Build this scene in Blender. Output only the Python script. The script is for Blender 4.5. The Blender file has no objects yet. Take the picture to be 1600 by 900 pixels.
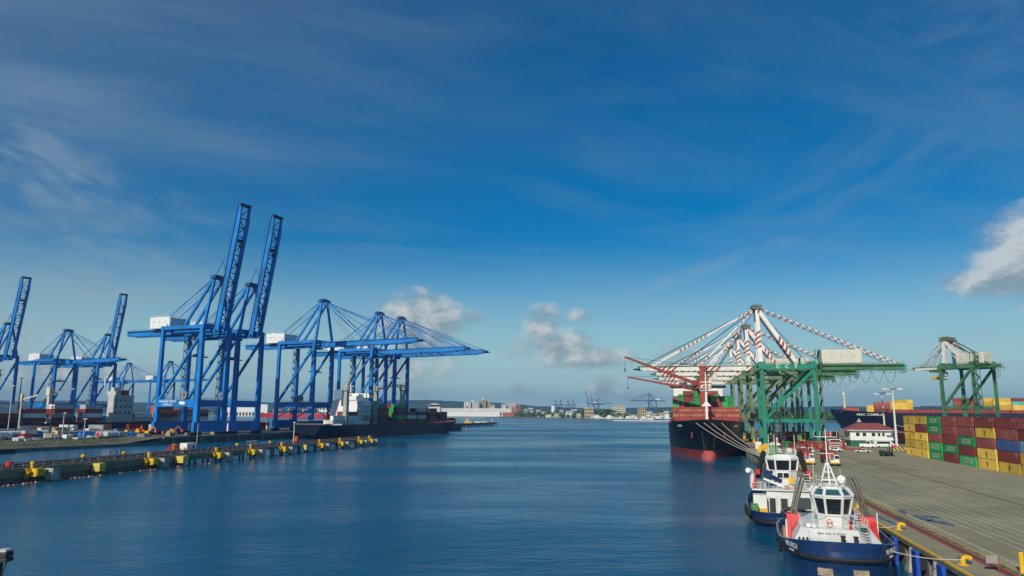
import bpy, bmesh, math, random
from mathutils import Vector, Matrix, noise
R = math.radians
PI = math.pi
random.seed(7)
S = bpy.context.scene
C = S.collection

# ------------------------------------------------------------------ camera
CAM_H = 18.0                       # metres above the water
F_PX = 1142.0                      # focal length in pixels of a 1600 wide picture
cam_d = bpy.data.cameras.new('camera')
cam_d.sensor_width = 36.0
cam_d.lens = F_PX / 1600.0 * 36.0
cam_d.clip_start = 0.5
cam_d.clip_end = 40000.0
cam = bpy.data.objects.new('camera', cam_d)
C.objects.link(cam)
cam.matrix_world = (Matrix.Translation((0, 0, CAM_H)) @ Matrix.Rotation(R(90 + 9.54), 4, 'X') @ Matrix.Rotation(R(0.25), 4, 'Z'))
S.camera = cam

# ------------------------------------------------------------------ sun, sky, exposure
SUN_AZ, SUN_EL = 207.0, 31.0       # azimuth clockwise from +Y
S.view_settings.view_transform = 'Standard'
S.view_settings.look = 'None'
S.view_settings.exposure = 0.0
S.view_settings.gamma = 1.0
sun_d = bpy.data.lights.new('sun', 'SUN')
sun_d.energy = 3.9
sun_d.angle = R(0.5)
sun_d.color = (1.0, 0.92, 0.78)
sun = bpy.data.objects.new('sun', sun_d)
C.objects.link(sun)
_sv = Vector((math.sin(R(SUN_AZ)) * math.cos(R(SUN_EL)), math.cos(R(SUN_AZ)) * math.cos(R(SUN_EL)), math.sin(R(SUN_EL))))
sun.rotation_euler = _sv.to_track_quat('Z', 'Y').to_euler()

W = bpy.data.worlds.new('World')
S.world = W
W.use_nodes = True
class NT:
    """tiny helper to write node graphs"""
    def __init__(s, tree): s.t = tree
    def n(s, typ, **kw):
        nd = s.t.nodes.new(typ)
        for k, v in kw.items(): setattr(nd, k, v)
        return nd
    def val(s, sock, v):
        if isinstance(v, bpy.types.NodeSocket): s.t.links.new(v, sock)
        else: sock.default_value = v
    def math(s, op, a, b=0.0, clamp=False):
        nd = s.n('ShaderNodeMath', operation=op, use_clamp=clamp)
        s.val(nd.inputs[0], a); s.val(nd.inputs[1], b)
        return nd.outputs[0]
    def mix(s, f, a, b, mode='MIX'):
        nd = s.n('ShaderNodeMix', data_type='RGBA', blend_type=mode)
        s.val(nd.inputs[0], f); s.val(nd.inputs[6], a); s.val(nd.inputs[7], b)
        return nd.outputs[2]
    def ramp(s, f, lo, hi):
        nd = s.n('ShaderNodeMapRange', interpolation_type='SMOOTHSTEP')
        s.val(nd.inputs[0], f); nd.inputs[1].default_value = lo; nd.inputs[2].default_value = hi
        return nd.outputs[0]
    def noise(s, vec, scale, detail=4.0, rough=0.55, dist=0.0):
        nd = s.n('ShaderNodeTexNoise')
        s.val(nd.inputs['Vector'], vec)
        nd.inputs['Scale'].default_value = scale; nd.inputs['Detail'].default_value = detail
        nd.inputs['Roughness'].default_value = rough; nd.inputs['Distortion'].default_value = dist
        return nd.outputs[0]
    def comb(s, x, y, z):
        nd = s.n('ShaderNodeCombineXYZ')
        s.val(nd.inputs[0], x); s.val(nd.inputs[1], y); s.val(nd.inputs[2], z)
        return nd.outputs[0]
    def sep(s, v):
        nd = s.n('ShaderNodeSeparateXYZ'); s.val(nd.inputs[0], v)
        return nd.outputs

def build_world():
    g = NT(W.node_tree)
    for nd in list(W.node_tree.nodes): W.node_tree.nodes.remove(nd)
    out = g.n('ShaderNodeOutputWorld'); bg = g.n('ShaderNodeBackground')
    sky = g.n('ShaderNodeTexSky', sky_type='NISHITA', sun_disc=False)
    sky.sun_elevation = R(SUN_EL); sky.sun_rotation = R(SUN_AZ)
    sky.air_density = 1.0; sky.dust_density = 0.3; sky.ozone_density = 3.0
    hs = g.n('ShaderNodeHueSaturation')
    hs.inputs['Hue'].default_value = 0.493; hs.inputs['Saturation'].default_value = 1.56; hs.inputs['Value'].default_value = 0.87
    g.val(hs.inputs['Color'], sky.outputs[0])
    base = g.mix(1.0, hs.outputs[0], (.66,.93,1.04,1), 'MULTIPLY')
    tc = g.n('ShaderNodeTexCoord'); x, y, z = g.sep(tc.outputs['Generated'])
    az = g.math('ARCTAN2', x, y)                                   # 0 = ahead, right positive (radians)
    el = g.math('ARCSINE', z)
    zc = g.math('MAXIMUM', z, 0.0)
    base = g.mix(g.math('MULTIPLY', g.ramp(g.math('MULTIPLY', el, -1.0), -0.23, 0.0), 0.96), base, (4.7,7.3,7.7,1))   # pale humid air towards the horizon
    # high thin cirrus, drawn out along one wind direction
    inv = g.math('DIVIDE', 1.0, g.math('ADD', zc, 0.12))
    px = g.math('MULTIPLY', x, inv); py = g.math('MULTIPLY', y, inv)
    u = g.math('ADD', g.math('MULTIPLY', px, 0.93), g.math('MULTIPLY', py, 0.36))
    v = g.math('SUBTRACT', g.math('MULTIPLY', py, 0.93), g.math('MULTIPLY', px, 0.36))
    big = g.noise(g.comb(g.math('MULTIPLY', u, 0.35), g.math('MULTIPLY', v, 0.8), 3.3), 1.0, 3.0, 0.5)
    fine = g.noise(g.comb(g.math('MULTIPLY', u, 0.8), g.math('MULTIPLY', v, 3.4), 1.7), 1.1, 7.0, 0.62, 0.6)
    # more of it towards the west (left), as the photograph shows
    left = g.ramp(g.math('MULTIPLY', az, -1.0), -0.15, 0.75)
    cir = g.math('MULTIPLY', g.ramp(big, 0.42, 0.72), g.ramp(fine, 0.30, 0.86))
    cir = g.math('MULTIPLY', cir, g.math('ADD', 0.20, g.math('MULTIPLY', left, 0.34)))
    veil = g.math('MULTIPLY', g.ramp(big, 0.3, 0.8), g.math('ADD', 0.025, g.math('MULTIPLY', left, 0.20)))
    cir = g.math('MINIMUM', g.math('ADD', cir, veil), 0.8)
    # a few drawn-out streaks of their own
    for (a, b, la, lb, tilt, k) in ((60, 265, 190, 85, -22, .60), (120, 360, 300, 130, -8, .34), (190, 395, 230, 38, -10, .42), (60, 460, 230, 50, 4, .34), (300, 430, 130, 26, -18, .3), (1120, 415, 230, 17, 17, .33), (1330, 290, 300, 90, 25, .16), (1560, 60, 260, 120, 0, .18), (-700, 300, 300, 90, -10, .4), (2300, 300, 300, 90, 10, .3)):
        d_ = cam.matrix_world.to_3x3() @ Vector(((a-800)/F_PX, (450-b)/F_PX, -1.0)); d_.normalize(); a0, e0 = math.atan2(d_.x, d_.y), math.asin(d_.z); ct, st = math.cos(R(tilt)), math.sin(R(tilt))
        da, de = g.math('SUBTRACT', az, a0), g.math('SUBTRACT', el, e0)
        p_ = g.math('DIVIDE', g.math('ADD', g.math('MULTIPLY', da, ct), g.math('MULTIPLY', de, st)), la/F_PX); q_ = g.math('DIVIDE', g.math('SUBTRACT', g.math('MULTIPLY', de, ct), g.math('MULTIPLY', da, st)), lb/F_PX)
        m_ = g.math('SUBTRACT', 1.0, g.math('ADD', g.math('MULTIPLY', p_, p_), g.math('MULTIPLY', q_, q_)), clamp=True)
        fn = g.noise(g.comb(g.math('MULTIPLY', p_, la/90), g.math('MULTIPLY', q_, lb/30), a*.01), 1.2, 5.0, .55, .35)
        cir = g.math('MAXIMUM', cir, g.math('MULTIPLY', g.math('MULTIPLY', m_, g.ramp(fn, .12, .95)), k*1.2))
    base = g.mix(cir, base, (3.6, 4.7, 5.5, 1))
    # faint wisps everywhere
    w1 = g.noise(g.comb(g.math('MULTIPLY', u, 1.1), g.math('MULTIPLY', v, 2.2), 8.1), 1.0, 6.0, .6, .5)
    base = g.mix(g.math('MULTIPLY', g.ramp(w1, .38, .78), .13), base, (3.4, 4.5, 5.3, 1))
    # low bank of grey-white haze cloud along the western horizon
    bn = g.noise(g.comb(g.math('MULTIPLY', az, 2.2), g.math('MULTIPLY', el, 9.0), 0.4), 2.0, 5.0, 0.6)
    bank = g.math('MULTIPLY', g.ramp(bn, 0.40, 0.66), g.math('MULTIPLY', g.ramp(g.math('MULTIPLY', el, -1.0), -0.20, -0.07), g.ramp(g.math('MULTIPLY', az, -1.0), 0.12, 0.55)))
    base = g.mix(g.math('MULTIPLY', bank, 0.62), base, (3.9, 4.7, 5.2, 1))
    # small fair-weather cumulus: azimuth, elevation, half widths (radians), threshold, brightness
    rot = cam.matrix_world.to_3x3()
    def D(px_, py_):                                               # direction (azimuth, elevation) of a cloud seen by the camera
        d = rot @ Vector(((px_ - 800) / F_PX, (450 - py_) / F_PX, -1.0)); d.normalize()
        return math.atan2(d.x, d.y), math.asin(d.z)
    clouds = [(655, 505, 82, 62, 1.25), (628, 568, 64, 48, 0.8), (690, 560, 60, 36, .5), (850, 510, 40, 44, .95), (880, 543, 62, 36, .95), (945, 556, 60, 22, .85), (818, 545, 48, 26, .6),
              (740, 495, 26, 16, .6), (905, 562, 115, 20, .8), (944, 605, 30, 26, .85), (985, 622, 70, 16, .6), (815, 610, 30, 14, .5), (1062, 560, 50, 30, .7), (905, 493, 26, 14, .6),
              (1668, 394, 122, 84, 1.3), (1575, 437, 92, 28, 1.05), (1622, 428, 92, 42, 1.15), (1640, 358, 66, 42, .9), (660, 615, 60, 16, .5), (1330, 610, 90, 12, .45), (120, 590, 120, 26, .6),
              (-500, 520, 120, 50, .9), (2300, 520, 160, 60, .9), (-1500, 500, 200, 60, .9), (560, 620, 60, 14, .5)]
    cv = g.comb(g.math('MULTIPLY', az, 1.0), g.math('MULTIPLY', el, 1.35), 0.7)
    n1 = g.noise(cv, 26.0, 7.0, 0.62, 0.25)
    # the same pattern looked up a little towards the sun gives the lit side
    cs = g.comb(g.math('SUBTRACT', az, 0.016), g.math('ADD', g.math('MULTIPLY', el, 1.35), 0.018), 0.7)
    n2 = g.noise(cs, 26.0, 4.0, 0.6, 0.25)
    dens = None; glow = None
    for (a, b, wa, wb, k) in clouds:
        a0, e0 = D(a, b)
        qa = g.math('DIVIDE', g.math('SUBTRACT', az, a0), wa / F_PX); qe = g.math('DIVIDE', g.math('SUBTRACT', el, e0), wb / F_PX)
        d2 = g.math('ADD', g.math('MULTIPLY', qa, qa), g.math('MULTIPLY', qe, qe))
        m = g.math('MULTIPLY', g.math('SUBTRACT', 1.0, d2, clamp=True), k)
        up = g.math('MULTIPLY', m, g.math('SUBTRACT', g.math('MULTIPLY', qe, 0.7), g.math('MULTIPLY', qa, 0.5)))
        dens = m if dens is None else g.math('MAXIMUM', dens, m)
        glow = up if glow is None else g.math('ADD', glow, up)
    body = g.math('ADD', dens, g.math('MULTIPLY', g.math('SUBTRACT', n1, 0.47), 1.7))
    body = g.math('MULTIPLY', body, g.ramp(dens, 0.0, 0.12))
    alpha = g.ramp(body, 0.02, 1.15)
    lit = g.math('ADD', g.math('MULTIPLY', g.math('SUBTRACT', n1, n2), 3.2), g.math('ADD', 0.34, g.math('MULTIPLY', glow, 0.75)), clamp=True)
    ccol = g.mix(lit, (3.0, 3.9, 4.5, 1), (6.9, 7.4, 7.4, 1))
    base = g.mix(g.math('MULTIPLY', alpha, 0.9), base, ccol)
    g.val(bg.inputs[0], base); bg.inputs[1].default_value = 0.085
    g.t.links.new(bg.outputs[0], out.inputs[0])
build_world()

# ------------------------------------------------------------------ frames of the place
QA, LA, PA = R(12.9), R(23.0), R(13.0)          # right quay, left quay, finger pier: bearing of their long sides
def frame(a, ox=0.0, oy=0.0):
    def f(x, y, z=0.0): return Vector((ox + x * math.cos(a) + y * math.sin(a), oy - x * math.sin(a) + y * math.cos(a), z))
    return f
q2w, l2w = frame(QA), frame(LA)
p2w = frame(PA, -119.5, 184.5)
ZQ, ZL = 3.0, 3.8                                # top of the right and of the left quay

# ------------------------------------------------------------------ mesh building
class MB:
    def __init__(s): s.v = []; s.f = []
    def add(s, vs, fs):
        o = len(s.v); s.v += [tuple(p) for p in vs]; s.f += [tuple(i + o for i in f) for f in fs]; return s
    def box(s, x0, x1, y0, y1, z0, z1):
        return s.add([(x0,y0,z0),(x1,y0,z0),(x1,y1,z0),(x0,y1,z0),(x0,y0,z1),(x1,y0,z1),(x1,y1,z1),(x0,y1,z1)],
                     [(0,3,2,1),(4,5,6,7),(0,1,5,4),(1,2,6,5),(2,3,7,6),(3,0,4,7)])
    def cbox(s, x, y, z, sx, sy, sz): return s.box(x-sx/2, x+sx/2, y-sy/2, y+sy/2, z, z+sz)
    def bbox(s, x0, x1, y0, y1, z0, z1, c):
        """box with chamfered vertical and top edges"""
        def ring(ins, z):
            a, b, p, q = x0+ins, x1-ins, y0+ins, y1-ins
            return [(a+c,p,z),(b-c,p,z),(b,p+c,z),(b,q-c,z),(b-c,q,z),(a+c,q,z),(a,q-c,z),(a,p+c,z)]
        vs = ring(0, z0) + ring(0, z1-c) + ring(c*.7, z1)
        fs = [tuple(reversed(range(8))), tuple(range(16, 24))]
        for k in (0, 8): fs += [(k+i, k+(i+1)%8, k+8+(i+1)%8, k+8+i) for i in range(8)]
        return s.add(vs, fs)
    def beam(s, p, q, w, h, up=(0,0,1), w2=None, h2=None):
        p, q = Vector(p), Vector(q); d = (q-p).normalized(); u = Vector(up)
        if abs(d.dot(u)) > .985: u = Vector((1,0,0)) if abs(d.x) < .9 else Vector((0,1,0))
        r = d.cross(u).normalized(); u = r.cross(d)
        w2 = w if w2 is None else w2; h2 = h if h2 is None else h2
        vs = [p-r*w/2-u*h/2, p+r*w/2-u*h/2, p+r*w/2+u*h/2, p-r*w/2+u*h/2, q-r*w2/2-u*h2/2, q+r*w2/2-u*h2/2, q+r*w2/2+u*h2/2, q-r*w2/2+u*h2/2]
        return s.add(vs, [(0,1,2,3),(7,6,5,4),(0,4,5,1),(1,5,6,2),(2,6,7,3),(3,7,4,0)])
    def tube(s, p, q, r, n=6, r2=None): return s.path([p, q], r, n, r2)
    def path(s, pts, r, n=6, r2=None, closed=False):
        pts = [Vector(p) for p in pts]; m = len(pts); rings = []; prev = None
        for i, p in enumerate(pts):
            if closed: d = pts[(i+1) % m] - pts[i-1]
            else: d = pts[min(i+1, m-1)] - pts[max(i-1, 0)]
            d.normalize()
            u = prev if prev is not None else (Vector((0,0,1)) if abs(d.z) < .9 else Vector((1,0,0)))
            rt = d.cross(u)
            if rt.length < 1e-4: rt = d.cross(Vector((.3,.7,.6)))
            rt.normalize(); u = rt.cross(d); prev = u
            rr = r if r2 is None else r + (r2-r)*i/(m-1)
            rings += [p + (rt*math.cos(2*PI*k/n) + u*math.sin(2*PI*k/n))*rr for k in range(n)]
        fs = []
        for i in range(m if closed else m-1):
            a, b = i*n, ((i+1) % m)*n
            fs += [(a+k, a+(k+1)%n, b+(k+1)%n, b+k) for k in range(n)]
        if not closed: fs += [tuple(reversed(range(n))), tuple(range((m-1)*n, m*n))]
        return s.add(rings, fs)
    def lathe(s, prof, n=12, c=(0,0,0), cap=True):
        vs = []; fs = []
        for (r, z) in prof: vs += [(c[0]+r*math.cos(2*PI*k/n), c[1]+r*math.sin(2*PI*k/n), c[2]+z) for k in range(n)]
        for i in range(len(prof)-1): fs += [(i*n+k, i*n+(k+1)%n, (i+1)*n+(k+1)%n, (i+1)*n+k) for k in range(n)]
        if cap: fs += [tuple(reversed(range(n))), tuple(range((len(prof)-1)*n, len(prof)*n))]
        return s.add(vs, fs)
    def prism(s, poly, z0, z1):
        n = len(poly)
        return s.add([(x,y,z0) for x,y in poly] + [(x,y,z1) for x,y in poly],
                     [tuple(reversed(range(n))), tuple(range(n, 2*n))] + [(i, (i+1)%n, n+(i+1)%n, n+i) for i in range(n)])
    def xprism(s, poly, x0, x1):
        """profile in (y,z) swept along x"""
        n = len(poly)
        return s.add([(x0,y,z) for y,z in poly] + [(x1,y,z) for y,z in poly],
                     [tuple(range(n)), tuple(reversed(range(n, 2*n)))] + [(n+i, n+(i+1)%n, (i+1)%n, i) for i in range(n)])
    def yprism(s, poly, y0, y1):
        n = len(poly)
        return s.add([(x,y0,z) for x,z in poly] + [(x,y1,z) for x,z in poly],
                     [tuple(reversed(range(n))), tuple(range(n, 2*n))] + [(i, (i+1)%n, n+(i+1)%n, n+i) for i in range(n)])
    def grid(s, rows, close=False):
        """rows of points (same length) joined by quads"""
        n = len(rows[0]); vs = [p for r in rows for p in r]; fs = []
        for i in range(len(rows)-1):
            for k in range(n if close else n-1): fs.append((i*n+k, i*n+(k+1)%n, (i+1)*n+(k+1)%n, (i+1)*n+k))
        return s.add(vs, fs)
    def ball(s, c, r, n=8, m=6, sz=1.0):
        rows = [[(c[0]+r*math.sin(PI*i/m)*math.cos(2*PI*k/n), c[1]+r*math.sin(PI*i/m)*math.sin(2*PI*k/n), c[2]+r*sz*math.cos(PI*i/m)) for k in range(n)] for i in range(m+1)]
        return s.grid(rows, True)
    def rail(s, pts, h=1.0, r=0.03, step=2.0, mid=True, n=4):
        """handrail with stanchions along a line of points"""
        pts = [Vector(p) for p in pts]; up = Vector((0,0,h))
        for a, b in zip(pts, pts[1:]):
            s.tube(a+up, b+up, r, n)
            if mid: s.tube(a+up*.5, b+up*.5, r*.8, n)
            k = max(1, int((b-a).length/step))
            for i in range(k+1): s.tube(a+(b-a)*i/k, a+(b-a)*i/k+up, r, n)
        return s
    def mesh(s, name, m, smooth=False):
        me = bpy.data.meshes.new(name); me.from_pydata(s.v, [], s.f)
        bm = bmesh.new(); bm.from_mesh(me); bmesh.ops.recalc_face_normals(bm, faces=bm.faces); bm.to_mesh(me); bm.free()
        if m is not None: me.materials.append(m)
        if smooth:
            me.polygons.foreach_set('use_smooth', [True]*len(me.polygons)); me.set_sharp_from_angle(angle=R(38))
        me.update(); return me
    def build(s, name, m, parent=None, smooth=False, loc=None, rz=0.0):
        o = bpy.data.objects.new(name, s.mesh(name, m, smooth)); C.objects.link(o)
        if parent is not None: o.parent = parent
        if loc is not None: o.location = loc
        if rz: o.rotation_euler.z = rz
        return o

def empty(name, loc=(0,0,0), rz=0.0, parent=None):
    o = bpy.data.objects.new(name, None); C.objects.link(o); o.location = loc; o.rotation_euler.z = rz; o.empty_display_size = .5
    if parent is not None: o.parent = parent
    return o
def tag(o, label, cat, group=None):
    o['label'] = label; o['category'] = cat
    if group: o['group'] = group
    return o
def struct(o, kind='structure', label=None):
    o['kind'] = kind
    if label: o['label'] = label
    return o
def kids(o): return [c for c in ALLKIDS.get(o, [])] if False else list(o.children)
def copy_tree(o, parent=None, swap=None):
    c = o.copy(); C.objects.link(c)
    if parent is not None: c.parent = parent
    if swap and c.type in ('MESH', 'FONT') and c.data.materials and c.data.materials[0] in swap:
        c.material_slots[0].link = 'OBJECT'; c.material_slots[0].material = swap[c.data.materials[0]]
    for ch in list(o.children): copy_tree(ch, c, swap)
    return c
def recolour(o, m):
    o.material_slots[0].link = 'OBJECT'; o.material_slots[0].material = m
FONTS = {}
def text(body, size, parent, mt, loc, xd, yd, name='lettering', ax='CENTER', squash=1.0):
    """flat lettering: xd = reading direction, yd = up of the letters"""
    key = (body, size, ax, mt.name)
    cu = FONTS.get(key)
    if cu is None:
        fc = bpy.data.curves.new('lettering', 'FONT'); fc.body = body; fc.size = size; fc.align_x = ax; fc.align_y = 'CENTER'
        fc.offset = size*.012; fc.extrude = 0.006; fc.resolution_u = 3; fc.materials.append(mt)
        fo = bpy.data.objects.new('lettering', fc); cu = bpy.data.meshes.new_from_object(fo); bpy.data.objects.remove(fo); bpy.data.curves.remove(fc)
        if not cu.materials: cu.materials.append(mt)
        FONTS[key] = cu
    o = bpy.data.objects.new(name, cu); C.objects.link(o)
    if parent is not None: o.parent = parent
    xd = Vector(xd).normalized(); yd = Vector(yd); yd = (yd - xd*yd.dot(xd)).normalized(); zd = xd.cross(yd)
    m = Matrix((xd, yd, zd)).transposed().to_4x4(); m.translation = Vector(loc)
    o.matrix_local = m @ Matrix.Diagonal((squash, 1, 1, 1))
    return o

# ------------------------------------------------------------------ materials
MATS = {}
def mat(name, col, rough=.55, var=.12, scale=.35, metal=0.0, bump=0.0, bscale=6.0, rust=0.0, rcol=(.16,.06,.025), grime=0.0, coat=0.0, spec=.5):
    if name in MATS: return MATS[name]
    m = bpy.data.materials.new(name); m.use_nodes = True; g = NT(m.node_tree); b = m.node_tree.nodes['Principled BSDF']
    geo = g.n('ShaderNodeNewGeometry'); pos = geo.outputs['Position']
    c4 = (*col, 1)
    lo = tuple(max(0, c*(1-var)) for c in col) + (1,); hi = tuple(min(1, c*(1+var)) for c in col) + (1,)
    base = g.mix(g.ramp(g.noise(pos, scale, 5.0, .6), .3, .7), lo, hi)
    if rust:
        st = g.n('ShaderNodeMapping'); st.inputs['Scale'].default_value = (1.3, 1.3, .35); g.val(st.inputs[0], pos)
        f = g.ramp(g.noise(st.outputs[0], .9, 6.0, .68), .70-rust*.3, .84-rust*.3)
        base = g.mix(g.math('MULTIPLY', f, .85), base, (*rcol, 1))
    if grime:
        f = g.ramp(g.noise(pos, .16, 6.0, .7), .45, .75)
        base = g.mix(g.math('MULTIPLY', f, grime), base, (.07,.065,.055,1))
    g.val(b.inputs['Base Color'], base)
    b.inputs['Roughness'].default_value = rough; b.inputs['Metallic'].default_value = metal
    b.inputs['Specular IOR Level'].default_value = spec
    if coat: b.inputs['Coat Weight'].default_value = coat
    if bump:
        bp = g.n('ShaderNodeBump'); bp.inputs['Strength'].default_value = bump; bp.inputs['Distance'].default_value = .05
        g.val(bp.inputs['Height'], g.noise(pos, bscale, 4.0, .6)); g.val(b.inputs['Normal'], bp.outputs[0])
    MATS[name] = m; return m
def stripe_mat(name, ca, cb, kx, kz, period, win=None, rough=.5, winz=None):
    """painted stripes in the thing's own coordinates: phase = kx*x + kz*z; win = (period, painted length, start) along x"""
    m = bpy.data.materials.new(name); m.use_nodes = True; g = NT(m.node_tree); b = m.node_tree.nodes['Principled BSDF']
    tc = g.n('ShaderNodeTexCoord'); x, y, z = g.sep(tc.outputs['Object'])
    ph = g.math('DIVIDE', g.math('ADD', g.math('MULTIPLY', x, kx), g.math('MULTIPLY', z, kz)), period)
    f = g.math('GREATER_THAN', g.math('FRACT', ph), .5)
    if win:
        q = g.math('FRACT', g.math('DIVIDE', g.math('ADD', x, win[2]), win[0]))
        f = g.math('MULTIPLY', f, g.math('LESS_THAN', q, win[1]/win[0]))
    if winz:
        q = g.math('FRACT', g.math('DIVIDE', g.math('ADD', z, winz[2]), winz[0]))
        f = g.math('MULTIPLY', f, g.math('LESS_THAN', q, winz[1]/winz[0]))
    geo = g.n('ShaderNodeNewGeometry')
    dirt = g.ramp(g.noise(geo.outputs['Position'], .5, 5.0, .65), .45, .8)
    base = g.mix(f, (*ca, 1), (*cb, 1)); base = g.mix(g.math('MULTIPLY', dirt, .3), base, (.25,.2,.14,1))
    g.val(b.inputs['Base Color'], base); b.inputs['Roughness'].default_value = rough
    MATS[name] = m; return m

M_blue = mat('blue crane paint', (.003,.185,.55), .5, .28, .10, grime=.22, rust=.03)
M_blue_dk = mat('blue walkway paint', (.008,.07,.20), .6, .2)
M_white = mat('white paint', (.78,.78,.75), .45, .06, .4, grime=.06)
M_white_old = mat('weathered white paint', (.66,.64,.57), .6, .1, .3, rust=.18, grime=.12)
M_cream = mat('cream paint', (.62,.58,.44), .6, .08)
M_teal = mat('fresh green crane paint', (.004,.215,.13), .45, .18, .2, grime=.12)
M_olive = mat('faded green crane paint', (.125,.195,.095), .6, .25, .22, rust=.15, grime=.12)
M_olive2 = mat('green crane paint', (.06,.17,.08), .6, .25, .22, rust=.1)
M_dark = mat('dark steel', (.025,.027,.03), .6, .3)
M_black = mat('black rubber', (.012,.012,.013), .75, .3, 1.5, bump=.3)
M_grey = mat('grey steel', (.22,.22,.21), .5, .15)
M_lgrey = mat('light grey paint', (.5,.5,.48), .55, .1)
M_yellow = mat('yellow paint', (.72,.43,.012), .5, .12, .6, grime=.08)
M_red = mat('red paint', (.55,.022,.016), .45, .12, .6)
M_orange = mat('orange paint', (.75,.16,.02), .5, .12)
M_rope = mat('pale rope', (.55,.52,.44), .9, .15, 3.0)
M_glass = mat('dark window glass', (.015,.022,.027), .06, .1, 1.0, spec=.8)
M_black_hull = mat('black hull paint', (.006,.007,.011), .4, .4, .1, rust=.13)
M_navy_hull = mat('navy hull paint', (.006,.011,.032), .5, .25, .12, rust=.03)
M_boot = mat('red boot topping', (.22,.034,.028), .6, .2, .25, grime=.25)
M_tug_blue = mat('tug blue paint', (.014,.042,.128), .3, .15, .4, coat=.3)
M_pipe = mat('funnel grey steel', (.15,.135,.115), .45, .2, .5, metal=.2)
M_rack = mat('rust red steel', (.28,.045,.03), .65, .2, .4)
M_deckgreen = mat('green deck paint', (.03,.12,.06), .7, .2)
CONTC = dict(
    yellow=(.62,.40,.045), green=(.008,.30,.055), maroon=(.20,.032,.026), blue=(.018,.055,.19), red=(.34,.045,.03), white=(.66,.65,.6), grey=(.25,.26,.26), orange=(.62,.13,.02), teal=(.06,.36,.30), brown=(.24,.055,.03), lightblue=(.14,.3,.5))
CONT = {n: mat('container '+n, c, .5, .12, .15, rust=.06, grime=.06) for n, c in CONTC.items()}
M_tug_white = mat('tug white paint', (.74,.74,.70), .4, .07, .5, rust=.09, grime=.14)
CVAR = {n: [CONT[n], mat('container %s faded' % n, tuple(min(1, c*1.18+.02) for c in CONTC[n]), .6, .16, .2, rust=.12, grime=.1), mat('container %s dark' % n, tuple(c*.8 for c in CONTC[n]), .5, .14, .2, rust=.08, grime=.14)] for n in CONT}
ORD = ['first','second','third','fourth','fifth','sixth','seventh','eighth','ninth','tenth','eleventh','twelfth','thirteenth','fourteenth','fifteenth','sixteenth','seventeenth','eighteenth','nineteenth','twentieth','twenty-first','twenty-second','twenty-third','twenty-fourth','twenty-fifth','twenty-sixth']

# ================================================================== THE SETTING
def ground_mat(name, col, var=.2, rough=.85, joints=None, ang=0.0, stains=.35, patch=None):
    m = bpy.data.materials.new(name); m.use_nodes = True; g = NT(m.node_tree); b = m.node_tree.nodes['Principled BSDF']
    geo = g.n('ShaderNodeNewGeometry'); pos = geo.outputs['Position']
    mp = g.n('ShaderNodeMapping'); mp.inputs['Rotation'].default_value = (0, 0, ang); g.val(mp.inputs[0], pos); q = mp.outputs[0]
    st = g.n('ShaderNodeMapping'); st.inputs['Scale'].default_value = (1.0, .12, 1.0); g.val(st.inputs[0], q)
    lo = tuple(c*(1-var) for c in col)+(1,); hi = tuple(c*(1+var) for c in col)+(1,)
    base = g.mix(g.ramp(g.noise(q, .09, 6.0, .65), .3, .7), lo, hi)
    base = g.mix(g.math('MULTIPLY', g.ramp(g.noise(st.outputs[0], .8, 5.0, .65), .5, .8), stains), base, tuple(c*.45 for c in col)+(1,))   # tyre tracks along the quay
    base = g.mix(g.math('MULTIPLY', g.ramp(g.noise(q, .45, 5.0, .7), .62, .8), stains*.8), base, tuple(c*.5 for c in col)+(1,))
    base = g.mix(g.math('MULTIPLY', g.ramp(g.noise(q, 5.0, 3.0, .7), .35, .8), .25), base, tuple(min(1, c*1.3) for c in col)+(1,))
    if joints:
        x, y, z = g.sep(q)
        for s, per in zip((x, y), joints):
            f = g.math('LESS_THAN', g.math('FRACT', g.math('DIVIDE', s, per)), .10/per)
            base = g.mix(g.math('MULTIPLY', f, .5), base, tuple(c*.35 for c in col)+(1,))
    g.val(b.inputs['Base Color'], base); b.inputs['Roughness'].default_value = rough; b.inputs['Specular IOR Level'].default_value = .42
    bp = g.n('ShaderNodeBump'); bp.inputs['Strength'].default_value = .3; bp.inputs['Distance'].default_value = .03
    g.val(bp.inputs['Height'], g.noise(q, 4.0, 5.0, .7)); g.val(b.inputs['Normal'], bp.outputs[0])
    return m

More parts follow.
